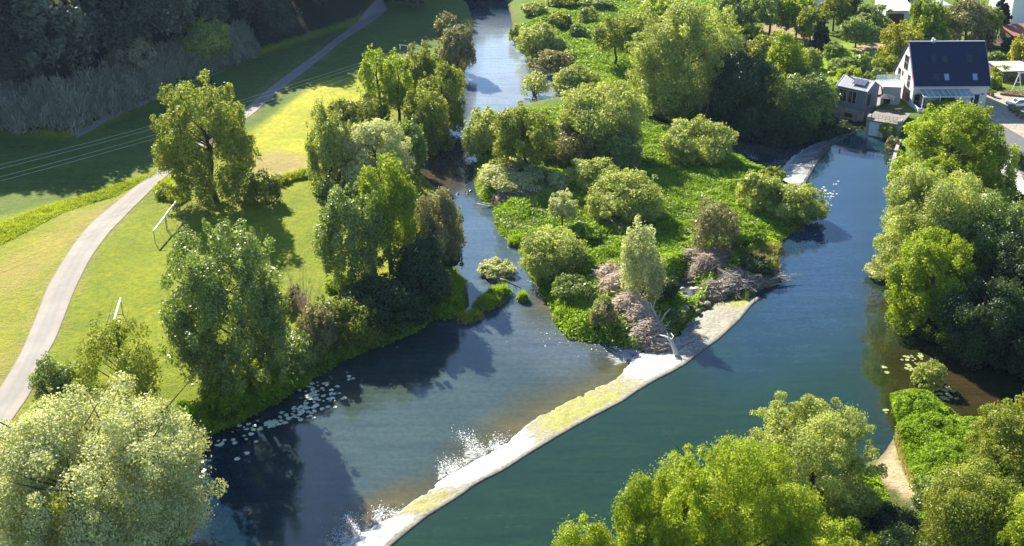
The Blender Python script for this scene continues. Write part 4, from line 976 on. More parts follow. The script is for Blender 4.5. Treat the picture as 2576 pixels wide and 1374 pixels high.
FRAME = plain('window_frame', (.16,.14,.13), .5)
WHITE = plain('white_paint', (.80,.80,.79), .45, .04, 3)
WOODC = plain('grey_timber_cladding', (.18,.20,.26), .8, .2, 3, bmp=.4)
STONEW = plain('old_stone_wall', (.30,.27,.25), .9, .3, 2, bmp=.8, bscale=5)
ZINC = plain('zinc_roof', (.42,.42,.46), .4, .1, 2, metal=.3)
CONC = plain('concrete', (.42,.40,.38), .85, .15, 2, bmp=.3)
PANELM = plain('white_steel_plate', (.62,.68,.72), .55, .1, 1.5)
SOLAR = plain('solar_panel_glass', (.12,.13,.18), .12, .15, 2, spec=.9)
DARKST = plain('dark_steel', (.05,.05,.055), .5, .2, 3, metal=.4)
REDD = plain('dark_red_boards', (.10,.04,.035), .8, .25, 4, bmp=.3)
TILE = plain('red_roof_tiles', (.32,.12,.07), .8, .25, 6, bmp=.5)
BROWNW = plain('brown_boards', (.14,.10,.075), .8, .3, 5)
TERRA = plain('terracotta', (.20,.10,.07), .8)
CARP = plain('silver_car_paint', (.55,.56,.57), .25, .03, 2, metal=.5)
TYRE = plain('tyre_rubber', (.02,.02,.02), .8)
DARKCLOTH = plain('dark_parasol_cloth', (.035,.037,.045), .8)
def glassmat():
    m, t, p = nodes('clear_glass'); p.inputs['Base Color'].default_value = (.55,.66,.70,1); p.inputs['Roughness'].default_value = .08
    p.inputs['Transmission Weight'].default_value = .55; p.inputs['Alpha'].default_value = .72; return m
CLEARG = glassmat()
def corrugated():
    m, t, p = nodes('corrugated_sheet'); geo = N(t, 'ShaderNodeTexCoord'); wv = N(t, 'ShaderNodeTexWave'); wv.inputs['Scale'].default_value = .55
    t.links.new(geo.outputs['Object'], wv.inputs['Vector']); t.links.new(mixc(t, wv.outputs['Fac'], (.58,.58,.60), (.80,.80,.81)), p.inputs['Base Color']); p.inputs['Roughness'].default_value = .5
    bump(t, p, wv.outputs['Fac'], .8, .06); return m
CORR = corrugated()
V3 = Vector

# ================================================================== mill house
zb = 3.6
pL = V3((*G(2291,270,zb), zb)); pR = V3((*G(2476,268,zb), zb))
ang = math.atan2(pR.y-pL.y, pR.x-pL.x)*.6; W_ = (pR-pL).length
ez = onplane(2300, 214.3, pL.y).z-zb                       # eaves height
bx, by = G(2238, 176, zb+ez); D_ = math.hypot(bx-pL.x, by-pL.y)
rz_ = onplane(2285, 109.4, pL.y+D_*.5).z-zb                # ridge height
house = empty('mill_house', pL, ang, 'white rendered mill house with steep dark slate roof and sunlit gable', 'house')
mb = MB()
mb.add([(0,0,-3),(0,D_,-3),(0,D_,ez),(0,D_/2,rz_),(0,0,ez),(W_,0,-3),(W_,D_,-3),(W_,D_,ez),(W_,D_/2,rz_),(W_,0,ez)],
       [(0,1,2,3,4),(5,9,8,7,6),(0,4,9,5),(1,6,7,2),(4,3,8,9),(3,2,7,8),(0,5,6,1)])
mb.build('wall', RENDERW, house)
slope = (rz_-ez)/(D_/2); nrm = V3((0, -slope, 1)).normalized()
roof = MB(); ov = .25; th = .28
roof.slab([(-.12,-ov,ez-ov*slope+.03),(W_+.15,-ov,ez-ov*slope+.03),(W_+.15,D_/2,rz_+.03),(-.12,D_/2,rz_+.03)], nrm, th)
roof.slab([(-.12,D_+ov,ez-ov*slope+.03),(-.12,D_/2,rz_+.03),(W_+.15,D_/2,rz_+.03),(W_+.15,D_+ov,ez-ov*slope+.03)], V3((0, slope, 1)), th)
ro = roof.build('roof', SLATE, house)
mb = MB(); mb.box(-.2,W_+.22,D_/2-.16,D_/2+.16,rz_+.30,rz_+.42); mb.build('ridge_cap', ZINC, ro)
FLASH = plain('purple_grey_flashing', (.17,.15,.22), .5)
for x in (-.20, W_+.16): mb = MB(); mb.slab([(x,-ov-.05,ez-ov*slope-.1),(x+.12,-ov-.05,ez-ov*slope-.1),(x+.12,D_/2,rz_-.05),(x,D_/2,rz_-.05)], nrm, .52); mb.build('verge_board', FLASH, ro)
mb = MB(); mb.box(-.1, W_+.1, -ov-.16, -ov, ez-ov*slope-.06, ez-ov*slope+.14); mb.build('gutter', ZINC, ro)
mb = MB(); mb.tube([(W_*.31,D_/2,rz_+.2),(W_*.31,D_/2,rz_+.95)], .22, 8); mb.tube([(W_*.34,D_/2,rz_+.2),(W_*.34,D_/2,rz_+.7)], .16, 8); mb.box(W_*.295,W_*.35,D_/2-.28,D_/2+.28,rz_+.42,rz_+.55); mb.build('roof_vent', WHITE, ro)
# gable windows: (depth fraction from the front, height of the centre, width, height)
def gwin(f, zc, w_, h_, mull=1, name='window', rail=True):
    y = f*D_; fr = MB()
    for a, b, c, d in ((-w_/2-.08, w_/2+.08, -h_/2-.08, -h_/2), (-w_/2-.08, w_/2+.08, h_/2, h_/2+.08), (-w_/2-.08, -w_/2, -h_/2, h_/2), (w_/2, w_/2+.08, -h_/2, h_/2)): fr.box(-.07, .02, y+a, y+b, zc+c, zc+d)
    for k in range(1, mull+1): yy = y-w_/2+w_*k/(mull+1); fr.box(-.06, .0, yy-.04, yy+.04, zc-h_/2, zc+h_/2)
    if rail: fr.box(-.06, .0, y-w_/2, y+w_/2, zc-.05, zc+.05)
    o = fr.build(name, FRAME, house); g = MB(); g.box(-.03, -.004, y-w_/2, y+w_/2, zc-h_/2, zc+h_/2); g.build('pane', GLASS, o)
gwin(.50, ez+2.75, 1.9, 2.5); gwin(.78, ez-.15, 1.2, 2.1); gwin(.61, ez+.45, .5, .8, 0, rail=False); gwin(.27, ez-.05, 1.2, 2.1); gwin(.28, 1.65, 3.0, 2.0, 2, rail=False)
# roof windows on the front slope
def rwin(fx, fs, w_=.8, h_=1.2, mat=GLASS):
    o_ = V3((fx*W_, fs*D_/2, ez+fs*D_/2*slope)); sx = V3((1, 0, 0)); sy = V3((0, 1, slope)).normalized(); o_ = o_+nrm*(th+.03)
    q = lambda a, b: o_+sx*a+sy*b
    fr = MB(); fr.slab([q(-w_/2-.1,-h_/2-.1), q(w_/2+.1,-h_/2-.1), q(w_/2+.1,h_/2+.1), q(-w_/2-.1,h_/2+.1)], nrm, .05); a = fr.build('roof_window', DARKST, house)
    g = MB(); o_ = o_+nrm*.05; g.slab([q(-w_/2,-h_/2), q(w_/2,-h_/2), q(w_/2,h_/2), q(-w_/2,h_/2)], nrm, .02); g.build('pane', mat, a)
PALEG = plain('lit_roof_glass', (.30,.34,.48), .2, .1, 2, spec=.8)  # paler pane colour stands in for light on these roof windows
for fx, fs, mt in ((.30,.60,GLASS),(.44,.60,GLASS),(.78,.60,GLASS),(.30,.17,GLASS),(.44,.17,PALEG),(.82,.17,PALEG)): rwin(fx, fs, mat=mt)
# front: glazed canopy, doors, windows
def fwin(x0, x1, z0, z1, name='window', mull=1, mat=GLASS, y=0):
    fr = MB()
    fr.box(x0-.07,x1+.07,y-.07,y+.01,z0-.07,z0); fr.box(x0-.07,x1+.07,y-.07,y+.01,z1,z1+.07); fr.box(x0-.07,x0,y-.07,y+.01,z0,z1); fr.box(x1,x1+.07,y-.07,y+.01,z0,z1)
    for k in range(1, mull+1): xx = x0+(x1-x0)*k/(mull+1); fr.box(xx-.035, xx+.035, y-.06, y, z0, z1)
    o = fr.build(name, FRAME, house); g = MB(); g.box(x0, x1, y-.03, y-.004, z0, z1); g.build('pane', mat, o)
fwin(.4, 2.2, .1, 2.3, mull=1); fwin(4.8, 7.6, .1, 2.3, mull=2); fwin(W_*.80, W_*.80+1.3, .05, 2.25, 'door', 0)
mb = MB(); mb.box(W_*.93, W_*.93+.3, -.18, 0, 2.3, 2.5); mb.build('wall_lamp', DARKST, house)
cx0, cx1 = .9, W_*.74; can = MB(); cn = V3((0, -.38, 1))
can.slab([(cx0, -2.9, 2.75), (cx1, -2.9, 2.75), (cx1, 0, ez-.75), (cx0, 0, ez-.75)], cn, .04); co_ = can.build('canopy', CLEARG, house)
mb = MB(); kx = 9
for i in range(kx+1):
    x = cx0+(cx1-cx0)*i/kx; mb.slab([(x-.04,-2.95,2.80),(x+.04,-2.95,2.80),(x+.04,-.02,ez-.70),(x-.04,-.02,ez-.70)], cn, .07)
mb.box(cx0-.05, cx1+.05, -3.0, -2.9, 2.66, 2.80); mb.box(cx0-.05, cx1+.05, -.08, -.005, ez-.80, ez-.64); mb.build('canopy_bar', WHITE, co_)
for i in range(4):
    x = cx0+(cx1-cx0)*i/3; mb = MB(); mb.box(x-.06, x+.06, -2.98, -2.86, -.3, 2.66); mb.build('canopy_post', WHITE, co_)
mb = MB(); mb.box(cx0-.06, cx0-.01, -2.85, -.1, .9, 2.6); mb.build('side_glazing', GLASS, co_)
mb = MB(); mb.box(.2, .35, -3.1, -.02, -2.2, .75); mb.box(.351, 3.6, -3.1, -2.96, -2.2, .75); mb.build('parapet', WHITE, house)

# ------------------------------------------------------------------ annex over the water
za = .5
aL = V3((*G(2101,298,za), za)); aez = onplane(2109, 214.3, aL.y).z
aR = V3((*G(2180.9,229.4,aez), za)); aB = V3((*G(2225,218.8,aez), za))
aL2 = V3((*G(2109,214.3,aez), za)); aa = math.atan2(aR.y-aL2.y, aR.x-aL2.x); La = (aR-aL2).length
nb_ = V3((-math.sin(aa), math.cos(aa), 0)); Wa = max(4.0, (aB-aR).dot(nb_)); H_ = aez-za
annex = empty('mill_annex', V3((aL2.x, aL2.y, za)), aa, 'grey boarded annex with shallow roof and solar panels on a stone base', 'building')
rise = 1.3
mb = MB(); mb.add([(0,0,2.4),(La,0,2.4),(La,Wa,2.4),(0,Wa,2.4),(0,0,H_),(La,0,H_),(La,Wa,H_),(0,Wa,H_),(0,Wa/2,H_+rise),(La,Wa/2,H_+rise)],
       [(0,3,2,1),(0,1,5,4),(1,2,6,9,5),(2,3,7,6),(3,0,4,8,7),(4,5,9,8),(8,9,6,7)]); mb.build('wall', WOODC, annex)
mb = MB(); mb.box(-.08, La+.08, -.08, Wa+.08, -2, 2.398); mb.build('stone_base', STONEW, annex)
mb = MB(); sl_ = rise/(Wa/2); n2 = V3((0, -sl_, 1)).normalized()
mb.slab([(-.2,-.25,H_-.25*sl_+.02),(La+.2,-.25,H_-.25*sl_+.02),(La+.2,Wa/2,H_+rise+.02),(-.2,Wa/2,H_+rise+.02)], n2, .12)
mb.slab([(-.2,Wa+.25,H_-.25*sl_+.02),(-.2,Wa/2,H_+rise+.02),(La+.2,Wa/2,H_+rise+.02),(La+.2,Wa+.25,H_-.25*sl_+.02)], V3((0, sl_, 1)), .12); aro = mb.build('roof', ZINC, annex)
mb = MB()
for k in range(1, 12): x = La*k/12; mb.slab([(x-.025,-.22,H_-.22*sl_+.14),(x+.025,-.22,H_-.22*sl_+.14),(x+.025,Wa/2,H_+rise+.14),(x-.025,Wa/2,H_+rise+.14)], n2, .05)
mb.build('standing_seam', ZINC, aro)
for x in (-.29, La+.21): mb = MB(); mb.slab([(x,-.3,H_-.35*sl_),(x+.08,-.3,H_-.35*sl_),(x+.08,Wa/2,H_+rise-.02),(x,Wa/2,H_+rise-.02)], n2, .24); mb.build('verge_board', WHITE, aro)
q = lambda fx, fy, lift: V3((La*fx, Wa/2*fy, H_+fy*rise+.14))+n2*lift
for i in range(3):
    f0 = .42+.15*i; sp_ = MB(); sp_.slab([q(f0,.25,.25), q(f0+.14,.25,.25), q(f0+.14,.85,.12), q(f0,.85,.12)], n2, .05); sp_.build('solar_panel', SOLAR, annex)
mb = MB(); mb.tube([(La*.12, Wa*.48, H_+rise*.8), (La*.12, Wa*.48, H_+rise+.9)], .14, 8); mb.tube([(La*.12, Wa*.48, H_+rise+.92), (La*.12, Wa*.48, H_+rise+1.05)], .22, 8); mb.build('chimney', DARKST, annex)
def awin(x0, x1, z0, z1):
    fr = MB(); fr.box(x0-.1,x1+.1,-.08,.0,z0-.1,z0); fr.box(x0-.1,x1+.1,-.08,.0,z1,z1+.1); fr.box(x0-.1,x0,-.08,.0,z0,z1); fr.box(x1,x1+.1,-.08,.0,z0,z1); fr.box((x0+x1)/2-.04,(x0+x1)/2+.04,-.07,.0,z0,z1)
    o = fr.build('window', ZINC, annex); g = MB(); g.box(x0,x1,-.035,-.004,z0,z1); g.build('pane', GLASS, o)
awin(La*.08, La*.33, H_-2.7, H_-.6); awin(La*.40, La*.66, H_-2.7, H_-.6)
mb = MB(); mb.box(La*.35, La*.62, -.14, -.082, .9, 1.6); mb.build('vent_opening', DARKST, annex)
mb = MB(); mb.box(La+.004, La+.06, Wa*.12, Wa*.38, H_-2.9, H_-.8); mb.build('door', DARKST, annex)

# ------------------------------------------------------------------ link building with roof terrace
zt = aez+.1
c1, c2 = V3((*G(2222,219,zt), 0)), V3((*G(2268,221,zt), 0)); c3 = V3((*G(2262,202,zt), 0)); c4 = V3((*G(2203,203,zt), 0))
LINKW = plain('shade_grey_render', (.40,.36,.37), .85, .08, 1.5)  # white render toned down to stand in for shade on this wall
lk = empty('link_building', (c1.x, c1.y, 2.5), 0, 'low flat-roofed link between annex and mill house with a sunlit roof terrace', 'building')
def loc(p): return (p.x-c1.x, p.y-c1.y)
mb = MB(); mb.prism([loc(c1), loc(c2), loc(c3), loc(c4)], -2, zt-2.5); mb.build('wall', LINKW, lk)
cen = (c1+c2+c3+c4)/4; grow = lambda p, s_: loc(cen+(p-cen)*s_)
mb = MB(); mb.prism([grow(c1,1.03), grow(c2,1.0), grow(c3,1.0), grow(c4,1.03)], zt-2.497, zt-2.38); mb.build('roof_terrace', WHITE, lk)
gp = MB(); a_, b_ = V3((*grow(c4,.98), zt-2.37)), V3((*grow(c3,.98), zt-2.37)); n_ = V3((0, 1, 0)); gp.slab([a_, b_, b_+V3((0,0,1.0)), a_+V3((0,0,1.0))], n_, .03); gp.build('glass_balustrade', CLEARG, lk)
dv = (c2-c1).normalized(); nv_ = V3((dv.y, -dv.x, 0)); Lc = (c2-c1).length
def face_box(par, o0, d, n, x0, x1, z0, z1, t0, t1, mat, name):
    p0 = o0+d*x0; p1 = o0+d*x1; mb = MB(); mb.prism([tuple((p0+n*t0)[:2]), tuple((p1+n*t0)[:2]), tuple((p1+n*t1)[:2]), tuple((p0+n*t1)[:2])], z0, z1); return mb.build(name, mat, par)
w_o = face_box(lk, V3((0,0,0)), dv, nv_, Lc*.12, Lc*.48, 1.2, 3.1, .004, .07, FRAME, 'window'); face_box(w_o, V3((0,0,0)), dv, nv_, Lc*.14, Lc*.46, 1.28, 3.02, .072, .09, GLASS, 'pane')
face_box(lk, V3((0,0,0)), dv, nv_, Lc*.60, Lc*.68, 2.0, 2.8, .004, .06, WHITE, 'meter_box')

# ------------------------------------------------------------------ sluice with terrace
s1, s2 = V3((*G(2183,340,1.2), 0)), V3((*G(2252,351,1.2), 0)); sd_ = (s2-s1).normalized(); sn = V3((sd_.y, -sd_.x, 0)); Ls = (s2-s1).length
stz = onplane(2185, 297, s1.y).z
slu = empty('sluice_gate', (s1.x, s1.y, 0), math.atan2(sd_.y, sd_.x), 'white sluice plate standing in the pool under a railed platform', 'sluice')
mb = MB(); mb.box(0, Ls, 0, .25, -.8, stz-.5); mb.build('gate_plate', PANELM, slu)
mb = MB()
for k in range(1, 5): mb.box(Ls*k/5-.03, Ls*k/5+.03, -.05, -.002, 0, stz-.52)
mb.build('gate_rib', PANELM, slu)
mb = MB(); mb.box(-.5, -.004, -.2, 1.4, -1, stz+.3); mb.build('side_post', STONEW, slu); mb = MB(); mb.box(Ls+.004, Ls+.6, -.2, 1.4, -1, stz+.3); mb.build('side_post', STONEW, slu)
mb = MB(); mb.box(-.5, Ls+.6, -.35, 7.0, stz-.496, stz-.25); mb.build('platform', GREYWOOD, slu)
mb = MB()
for k in range(10): x = -.4+(Ls+.9)*k/9; mb.tube([(x,-.28,stz-.25),(x,-.28,stz+.85)], .03, 5)
for z in (.25, .55, .85): mb.tube([(-.42,-.28,stz+z),(Ls+.5,-.28,stz+z)], .028, 5)
mb.build('railing', ZINC, slu)
tb = V3((*G(2225,270,stz-.2), stz-.24))
par = empty('parasol', tb, 0, 'closed-looking dark parasol spread low on the terrace behind the sluice', 'parasol')
mb = MB(); mb.tube([(0,0,0),(0,0,2.5)], .04, 6); mb.build('pole', DARKST, par)
mb = MB(); k = 8; mb.v = [(0,0,2.55)]+[(1.6*math.cos(6.283*i/k), 1.6*math.sin(6.283*i/k), 2.0) for i in range(k)]+[(0,0,2.45)]; mb.f = [(0,1+i,1+(i+1) % k) for i in range(k)]+[(k+1,1+(i+1) % k,1+i) for i in range(k)]; mb.build('canopy', DARKCLOTH, par)
gtb = empty('garden_table', V3((*G(2258,283,stz-.2), stz-.24)), .3, 'small dark garden table on the terrace beside the parasol', 'table')
mb = MB(); mb.box(-.7,.7,-.4,.4,.70,.75); mb.build('table_top', DARKST, gtb)
for x in (-.6,.6):
    for y in (-.33,.33): mb = MB(); mb.box(x-.03,x+.03,y-.03,y+.03,0,.698); mb.build('leg', DARKST, gtb)
# retaining wall along the pool below the house
rw = [V3((*G(u, v, 1.5), 0)) for u, v in [(2256,372),(2246,400),(2238,430),(2242,470),(2244,510)]]
mb = MB(); a = [(p.x, p.y) for p in rw]; b = [(p.x+.7, p.y) for p in reversed(rw)]
for i in range(len(rw)-1): mb.prism([a[i], a[i+1], (a[i+1][0]+.6, a[i+1][1]), (a[i][0]+.6, a[i][1])], -.5, 3.0-.3*i)
tag(mb.build('retaining_wall', STONEW), 'old stone wall along the right edge of the mill pool below the house', 'wall')

# ================================================================== village buildings
def building(name, uL, vL, uR, vR, hgt, dep, label, wall=RENDERW, rmat=TILE, rise=2.0, ridge='x', wins=(), door=None, cat='building', z=None, mono=False):
    z = 3.0 if z is None else z
    a = V3((*G(uL, vL, z), z)); b = V3((*G(uR, vR, z), z)); an = math.atan2(b.y-a.y, b.x-a.x); L = (b-a).length
    o = empty(name, a, an, label, cat); mb = MB(); D = dep
    if mono: mb.add([(0,0,-1),(L,0,-1),(L,D,-1),(0,D,-1),(0,0,hgt),(L,0,hgt),(L,D,hgt+rise),(0,D,hgt+rise)], [(0,3,2,1),(4,5,6,7),(0,1,5,4),(1,2,6,5),(2,3,7,6),(3,0,4,7)])
    elif ridge == 'x': mb.add([(0,0,-1),(L,0,-1),(L,D,-1),(0,D,-1),(0,0,hgt),(L,0,hgt),(L,D,hgt),(0,D,hgt),(0,D/2,hgt+rise),(L,D/2,hgt+rise)], [(0,3,2,1),(0,1,5,4),(1,2,6,9,5),(2,3,7,6),(3,0,4,8,7),(4,5,9,8),(8,9,6,7)])
    else: mb.add([(0,0,-1),(L,0,-1),(L,D,-1),(0,D,-1),(0,0,hgt),(L,0,hgt),(L,D,hgt),(0,D,hgt),(L/2,0,hgt+rise),(L/2,D,hgt+rise)], [(0,3,2,1),(0,1,5,8,4),(1,2,6,5),(2,3,7,9,6),(3,0,4,7),(4,8,9,7),(8,5,6,9)])
    mb.build('wall', wall, o); r_ = MB()
    if mono: s_ = rise/D; r_.slab([(-.3,-.4,hgt-.4*s_+.02),(L+.3,-.4,hgt-.4*s_+.02),(L+.3,D+.3,hgt+rise+.3*s_+.02),(-.3,D+.3,hgt+rise+.3*s_+.02)], V3((0,-s_,1)), .12)
    elif ridge == 'x':
        s_ = rise/(D/2); r_.slab([(-.3,-.4,hgt-.4*s_+.02),(L+.3,-.4,hgt-.4*s_+.02),(L+.3,D/2,hgt+rise+.02),(-.3,D/2,hgt+rise+.02)], V3((0,-s_,1)), .16)
        r_.slab([(-.3,D+.4,hgt-.4*s_+.02),(-.3,D/2,hgt+rise+.02),(L+.3,D/2,hgt+rise+.02),(L+.3,D+.4,hgt-.4*s_+.02)], V3((0,s_,1)), .16)
    else:
        s_ = rise/(L/2); r_.slab([(-.4,-.3,hgt-.4*s_+.02),(L/2,-.3,hgt+rise+.02),(L/2,D+.3,hgt+rise+.02),(-.4,D+.3,hgt-.4*s_+.02)], V3((-s_,0,1)), .16)
        r_.slab([(L+.4,-.3,hgt-.4*s_+.02),(L+.4,D+.3,hgt-.4*s_+.02),(L/2,D+.3,hgt+rise+.02),(L/2,-.3,hgt+rise+.02)], V3((s_,0,1)), .16)
    r_.build('roof', rmat, o)
    for (x0, x1, z0, z1) in wins:
        f = MB(); f.box(L*x0-.08, L*x1+.08, -.07, -.004, z0-.08, z1+.08); w_o = f.build('window', WHITE, o); g = MB(); g.box(L*x0, L*x1, -.10, -.072, z0, z1); g.build('pane', GLASS, w_o)
    if door: x0, x1, z0, z1, mt = door; f = MB(); f.box(L*x0, L*x1, -.12, -.004, z0, z1); f.build('door', mt, o)
    return o
building('white_house', 1985, 22, 2052, 32, 6.0, 9, 'white house at the top edge behind the trees left of the barn', rmat=TILE, rise=3, wins=[(.1,.25,3.6,4.9),(.55,.7,3.6,4.9),(.1,.25,.9,2.2),(.6,.72,.9,2.2)], cat='house')
building('barn', 2224, 66, 2292, 66, 3.6, 9, 'white walled barn with dark red door and pale corrugated roof', rmat=CORR, rise=1.3, mono=True, door=(.08,.68,0,2.9,REDD))
building('workshop', 2244, 28, 2345, 24, 4.5, 10, 'long grey building behind the barn at the top edge', wall=CONC, rmat=ZINC, rise=1.2, mono=True, wins=[(.28,.40,1.5,3.0),(.6,.75,1.5,3)])
building('flat_roofed_shed', 2342, 45, 2385, 44, 2.8, 7, 'pale flat-roofed shed between the fresh green tree and the brownish tree', wall=WHITE, rmat=ZINC, rise=.2, mono=True, door=(.2,.6,0,2.2,DARKST))
building('village_house', 2538, 72, 2640, 66, 8.0, 9, 'tall blue-white house wall with red roof cut by the top right corner', wall=WHITE, rmat=TILE, rise=3.2, wins=[(.75,.85,3.6,4.8)], cat='house')
building('garden_shed', 2546, 118, 2640, 112, 2.4, 5, 'low brown shed with reddish roof at the right edge under the village house', wall=BROWNW, rmat=TILE, rise=1.0, mono=True, cat='shed')
cpo = building('carport', 2518, 213, 2620, 211, 2.6, 6, 'dark open carport with a pale flat roof at the right edge', wall=BROWNW, rmat=CONC, rise=.15, mono=True, cat='carport')

def fence(name, pts, hgt, label, mat, z=3.6, step=2.0):
    P = [V3((*G(u, v, z), 0)) for u, v in pts]; o = empty(name, (P[0].x, P[0].y, 0), 0, label, 'fence'); rails = MB(); n = 0
    for a, b in zip(P, P[1:]):
        L = (b-a).length; k = max(1, int(L/step))
        for i in range(k+1):
            p = a.lerp(b, i/k); g = gz(p.x, p.y); q = p-P[0]; m_ = MB(); m_.box(q.x-.05, q.x+.05, q.y-.05, q.y+.05, g-.3, g+hgt); m_.build('post', mat, o)
        for zz in (.35, .75, 1.0):
            qa, qb = a-P[0], b-P[0]; rails.tube([(qa.x, qa.y, gz(a.x, a.y)+hgt*zz-.05), (qb.x, qb.y, gz(b.x, b.y)+hgt*zz-.05)], .045, 4)
    rails.build('rail', mat, o)
fence('garden_fence', [(2488,100),(2530,96),(2576,100)], 1.1, 'pale rail fence in the shaded garden at the upper right', WHITE)
fence('lane_fence', [(2548,420),(2585,432),(2640,450)], 1.1, 'wooden fence under the shrubs at the right edge below the lane', GREYWOOD)

# swing frame, planters, car
sw = V3((*G(2556,232,3.6), gz(*G(2556,232,3.6))))
o = empty('swing_frame', sw, 0, 'white A-shaped timber swing frame in front of the carport', 'swing')
mb = MB()
for x in (-.0, 3.2):
    for s_ in (-1, 1): mb.tube([(x-.0+s_*.9, -.0, 0), (x, 0, 3.6)], .09, 6)
    mb.tube([(x-.45, 0, 1.8), (x+.45, 0, 1.8)], .06, 6)
mb.build('frame_leg', WHITE, o); mb = MB(); mb.tube([(-.3,0,3.6),(3.6,0,3.6)], .10, 6); mb.build('top_beam', WHITE, o)
def planter(u, v, h, label, group, sz=.35):
    x, y = G(u, v, 3.6); z = gz(x, y); o = empty('planter', (x, y, z), 0, label, 'planter', group)
    mb = MB(); mb.tube([(0,0,0),(0,0,sz*1.2)], [sz*.75, sz], 10); mb.build('pot', TERRA, o)
    r = np.random.default_rng(int(u)); P, Nn, tn = crown_pts(r, sz*1.5, sz*1.5, h*.5, 0, .16, 2.2, .35, .4, 'bush'); P[:, 2] += sz*1.2+h*.35
    link('shrub', fmesh('shrub', leafquads(P, Nn, .16, r), tn), LM['maple'], o)
for i, (u, v, lb) in enumerate([(2541,279,'first potted shrub in the row between yard and shaded lane, nearest the house'), (2549,285,'second potted shrub from the house along the lane'), (2559,292,'third potted shrub from the house along the lane'), (2571,298,'fourth potted shrub from the house, at the right edge'),
                         (2486,240,'potted shrub by the corner of the mill house'), (2496,244,'potted shrub a step right of the one by the house corner')]):
    planter(u, v, .9, lb, 'potted shrubs in the mill yard')
x, y = G(2507, 213, 3.6); plant('flowering_shrub', 'pale', 2507, 222, 200, 26, 'round white-flowering shrub at the left end of the carport', 'bush', 'pale')
bed = [V3((*G(u, v, 3.6), 0)) for u, v in [(2515,240),(2580,248),(2580,238),(2530,232)]]; b0 = bed[0]
o = empty('raised_bed', (b0.x, b0.y, gz(b0.x, b0.y)), 0, 'low brick-edged flower bed in the mill yard', 'flower bed')
mb = MB(); mb.prism([(p.x-b0.x, p.y-b0.y) for p in bed], -.3, .35); mb.build('brick_edge', TERRA, o)
r = np.random.default_rng(4); n = 500; f = r.random((n, 2)); P = np.array([(bed[0]*(1-a)*(1-b)+bed[1]*a*(1-b)+bed[2]*a*b+bed[3]*(1-a)*b-b0)[:] for a, b in f]); P[:, 2] = .38+.35*r.random(n)
link('plants', fmesh('bed', leafquads(P, np.tile((0,0,1.), (n,1)), .25, r), r.random(n)*.6), LM['brown'], o)
# parked car, side on, facing left
x, y = G(2563, 270, 3.6); car = empty('parked_car', (x, y, gz(x, y)+.02), R(4), 'silver estate car parked in the yard at the right edge', 'car')
prof = [(-2.15,.35),(-2.2,.62),(-2.05,.80),(-1.15,.95),(-.55,1.42),(1.35,1.45),(2.05,1.0),(2.15,.85),(2.15,.35)]
mb = MB(); kf = len(prof)
for yy, s_ in ((-.86,1),(-.80,1.0),(.80,1.0),(.86,1)): mb.v += [(p[0]*(1 if abs(yy) < .84 else .985), yy if p[1] < 1.0 else yy*.84, p[1]*(1 if abs(yy) < .84 else .99)) for p in prof]
for j in range(3):
    for i in range(kf): mb.f.append((j*kf+i, j*kf+(i+1) % kf, (j+1)*kf+(i+1) % kf, (j+1)*kf+i))
mb.f += [tuple(range(kf)), tuple(range(3*kf, 4*kf))]
mb.build('body', CARP, car, bevel=.04)
for s_ in (-1, 1):
    mb = MB(); mb.slab([(-.95,s_*.845,1.0),(1.75,s_*.845,1.0),(1.2,s_*.74,1.36),(-.5,s_*.74,1.36)], (0, s_, .3), .03); mb.build('side_window', GLASS, car)
mb = MB(); mb.slab([(-1.12,-.66,1.0),(-1.12,.66,1.0),(-.60,.60,1.40),(-.60,-.60,1.40)], (-.7, 0, .7), .03); mb.build('windscreen', GLASS, car)
mb = MB(); mb.slab([(1.42,-.60,1.42),(1.42,.60,1.42),(2.0,.66,1.05),(2.0,-.66,1.05)], (.6, 0, .8), .03); mb.build('rear_window', GLASS, car)
for xx in (-1.35, 1.35):
    for s_ in (-1, 1):
        mb = MB(); mb.tube([(xx, s_*.70, .33), (xx, s_*.90, .33)], .33, 16); wo = mb.build('wheel', TYRE, car); mb = MB(); mb.tube([(xx, s_*.901, .33), (xx, s_*.915, .33)], .20, 12); mb.build('rim', ZINC, wo)
for s_ in (-1, 1): mb = MB(); mb.box(-2.22, -2.12, s_*.6-.16, s_*.6+.16, .62, .76); mb.build('headlight', WHITE, car)

# ================================================================== goals on the meadow
def goal(pa, pb, back, label, group='white football goals on the meadow'):
    a = V3((pa[0], pa[1], 0)); b = V3((pb[0], pb[1], 0)); d = (b-a).normalized(); n = V3((d.y, -d.x, 0))*back; L = (b-a).length; z0 = gz(a.x, a.y); h = 2.0
    o = empty('football_goal', (a.x, a.y, z0), 0, label, 'goal', group); P = lambda s_, t_, z: d*s_+n*t_+V3((0, 0, z))
    mb = MB(); mb.tube([P(-.06,0,h), P(L+.06,0,h)], .13, 8); mb.build('crossbar', WHITE, o)
    for s_ in (0, L): mb = MB(); mb.tube([P(s_,0,0), P(s_,0,h-.101)], .05, 8); mb.build('post', GREYW, o)
    for s_ in (0, L): mb = MB(); mb.tube([P(s_,0,h-.03), P(s_,.8,h-.03), P(s_,1.6,0.04), P(s_,0,0.04)], .026, 6); mb.build('side_frame', GREYW, o)
    mb = MB(); mb.tube([P(0,1.6,.04), P(L,1.6,.04)], .035, 6); mb.build('ground_bar', GREYW, o)
GREYW = plain('weathered_pole', (.22,.22,.17), .7)
g1, g2 = np.array(G(443,507,4.05)), np.array(G(386,579,4.05)); gm = g1*.5+g2*.5; dd = (g2-g1)/np.linalg.norm(g2-g1)
goal(g1, gm-dd*.2, -1, 'farther half of the pair of white goals beside the path'); goal(gm+dd*.2, g2, -1, 'nearer half of the pair of white goals, with its legs on open grass')
goal(np.array(G(303,752,4.05)), np.array(G(287,806,4.05)), 1, 'single white goal rising above the small open olive tree')

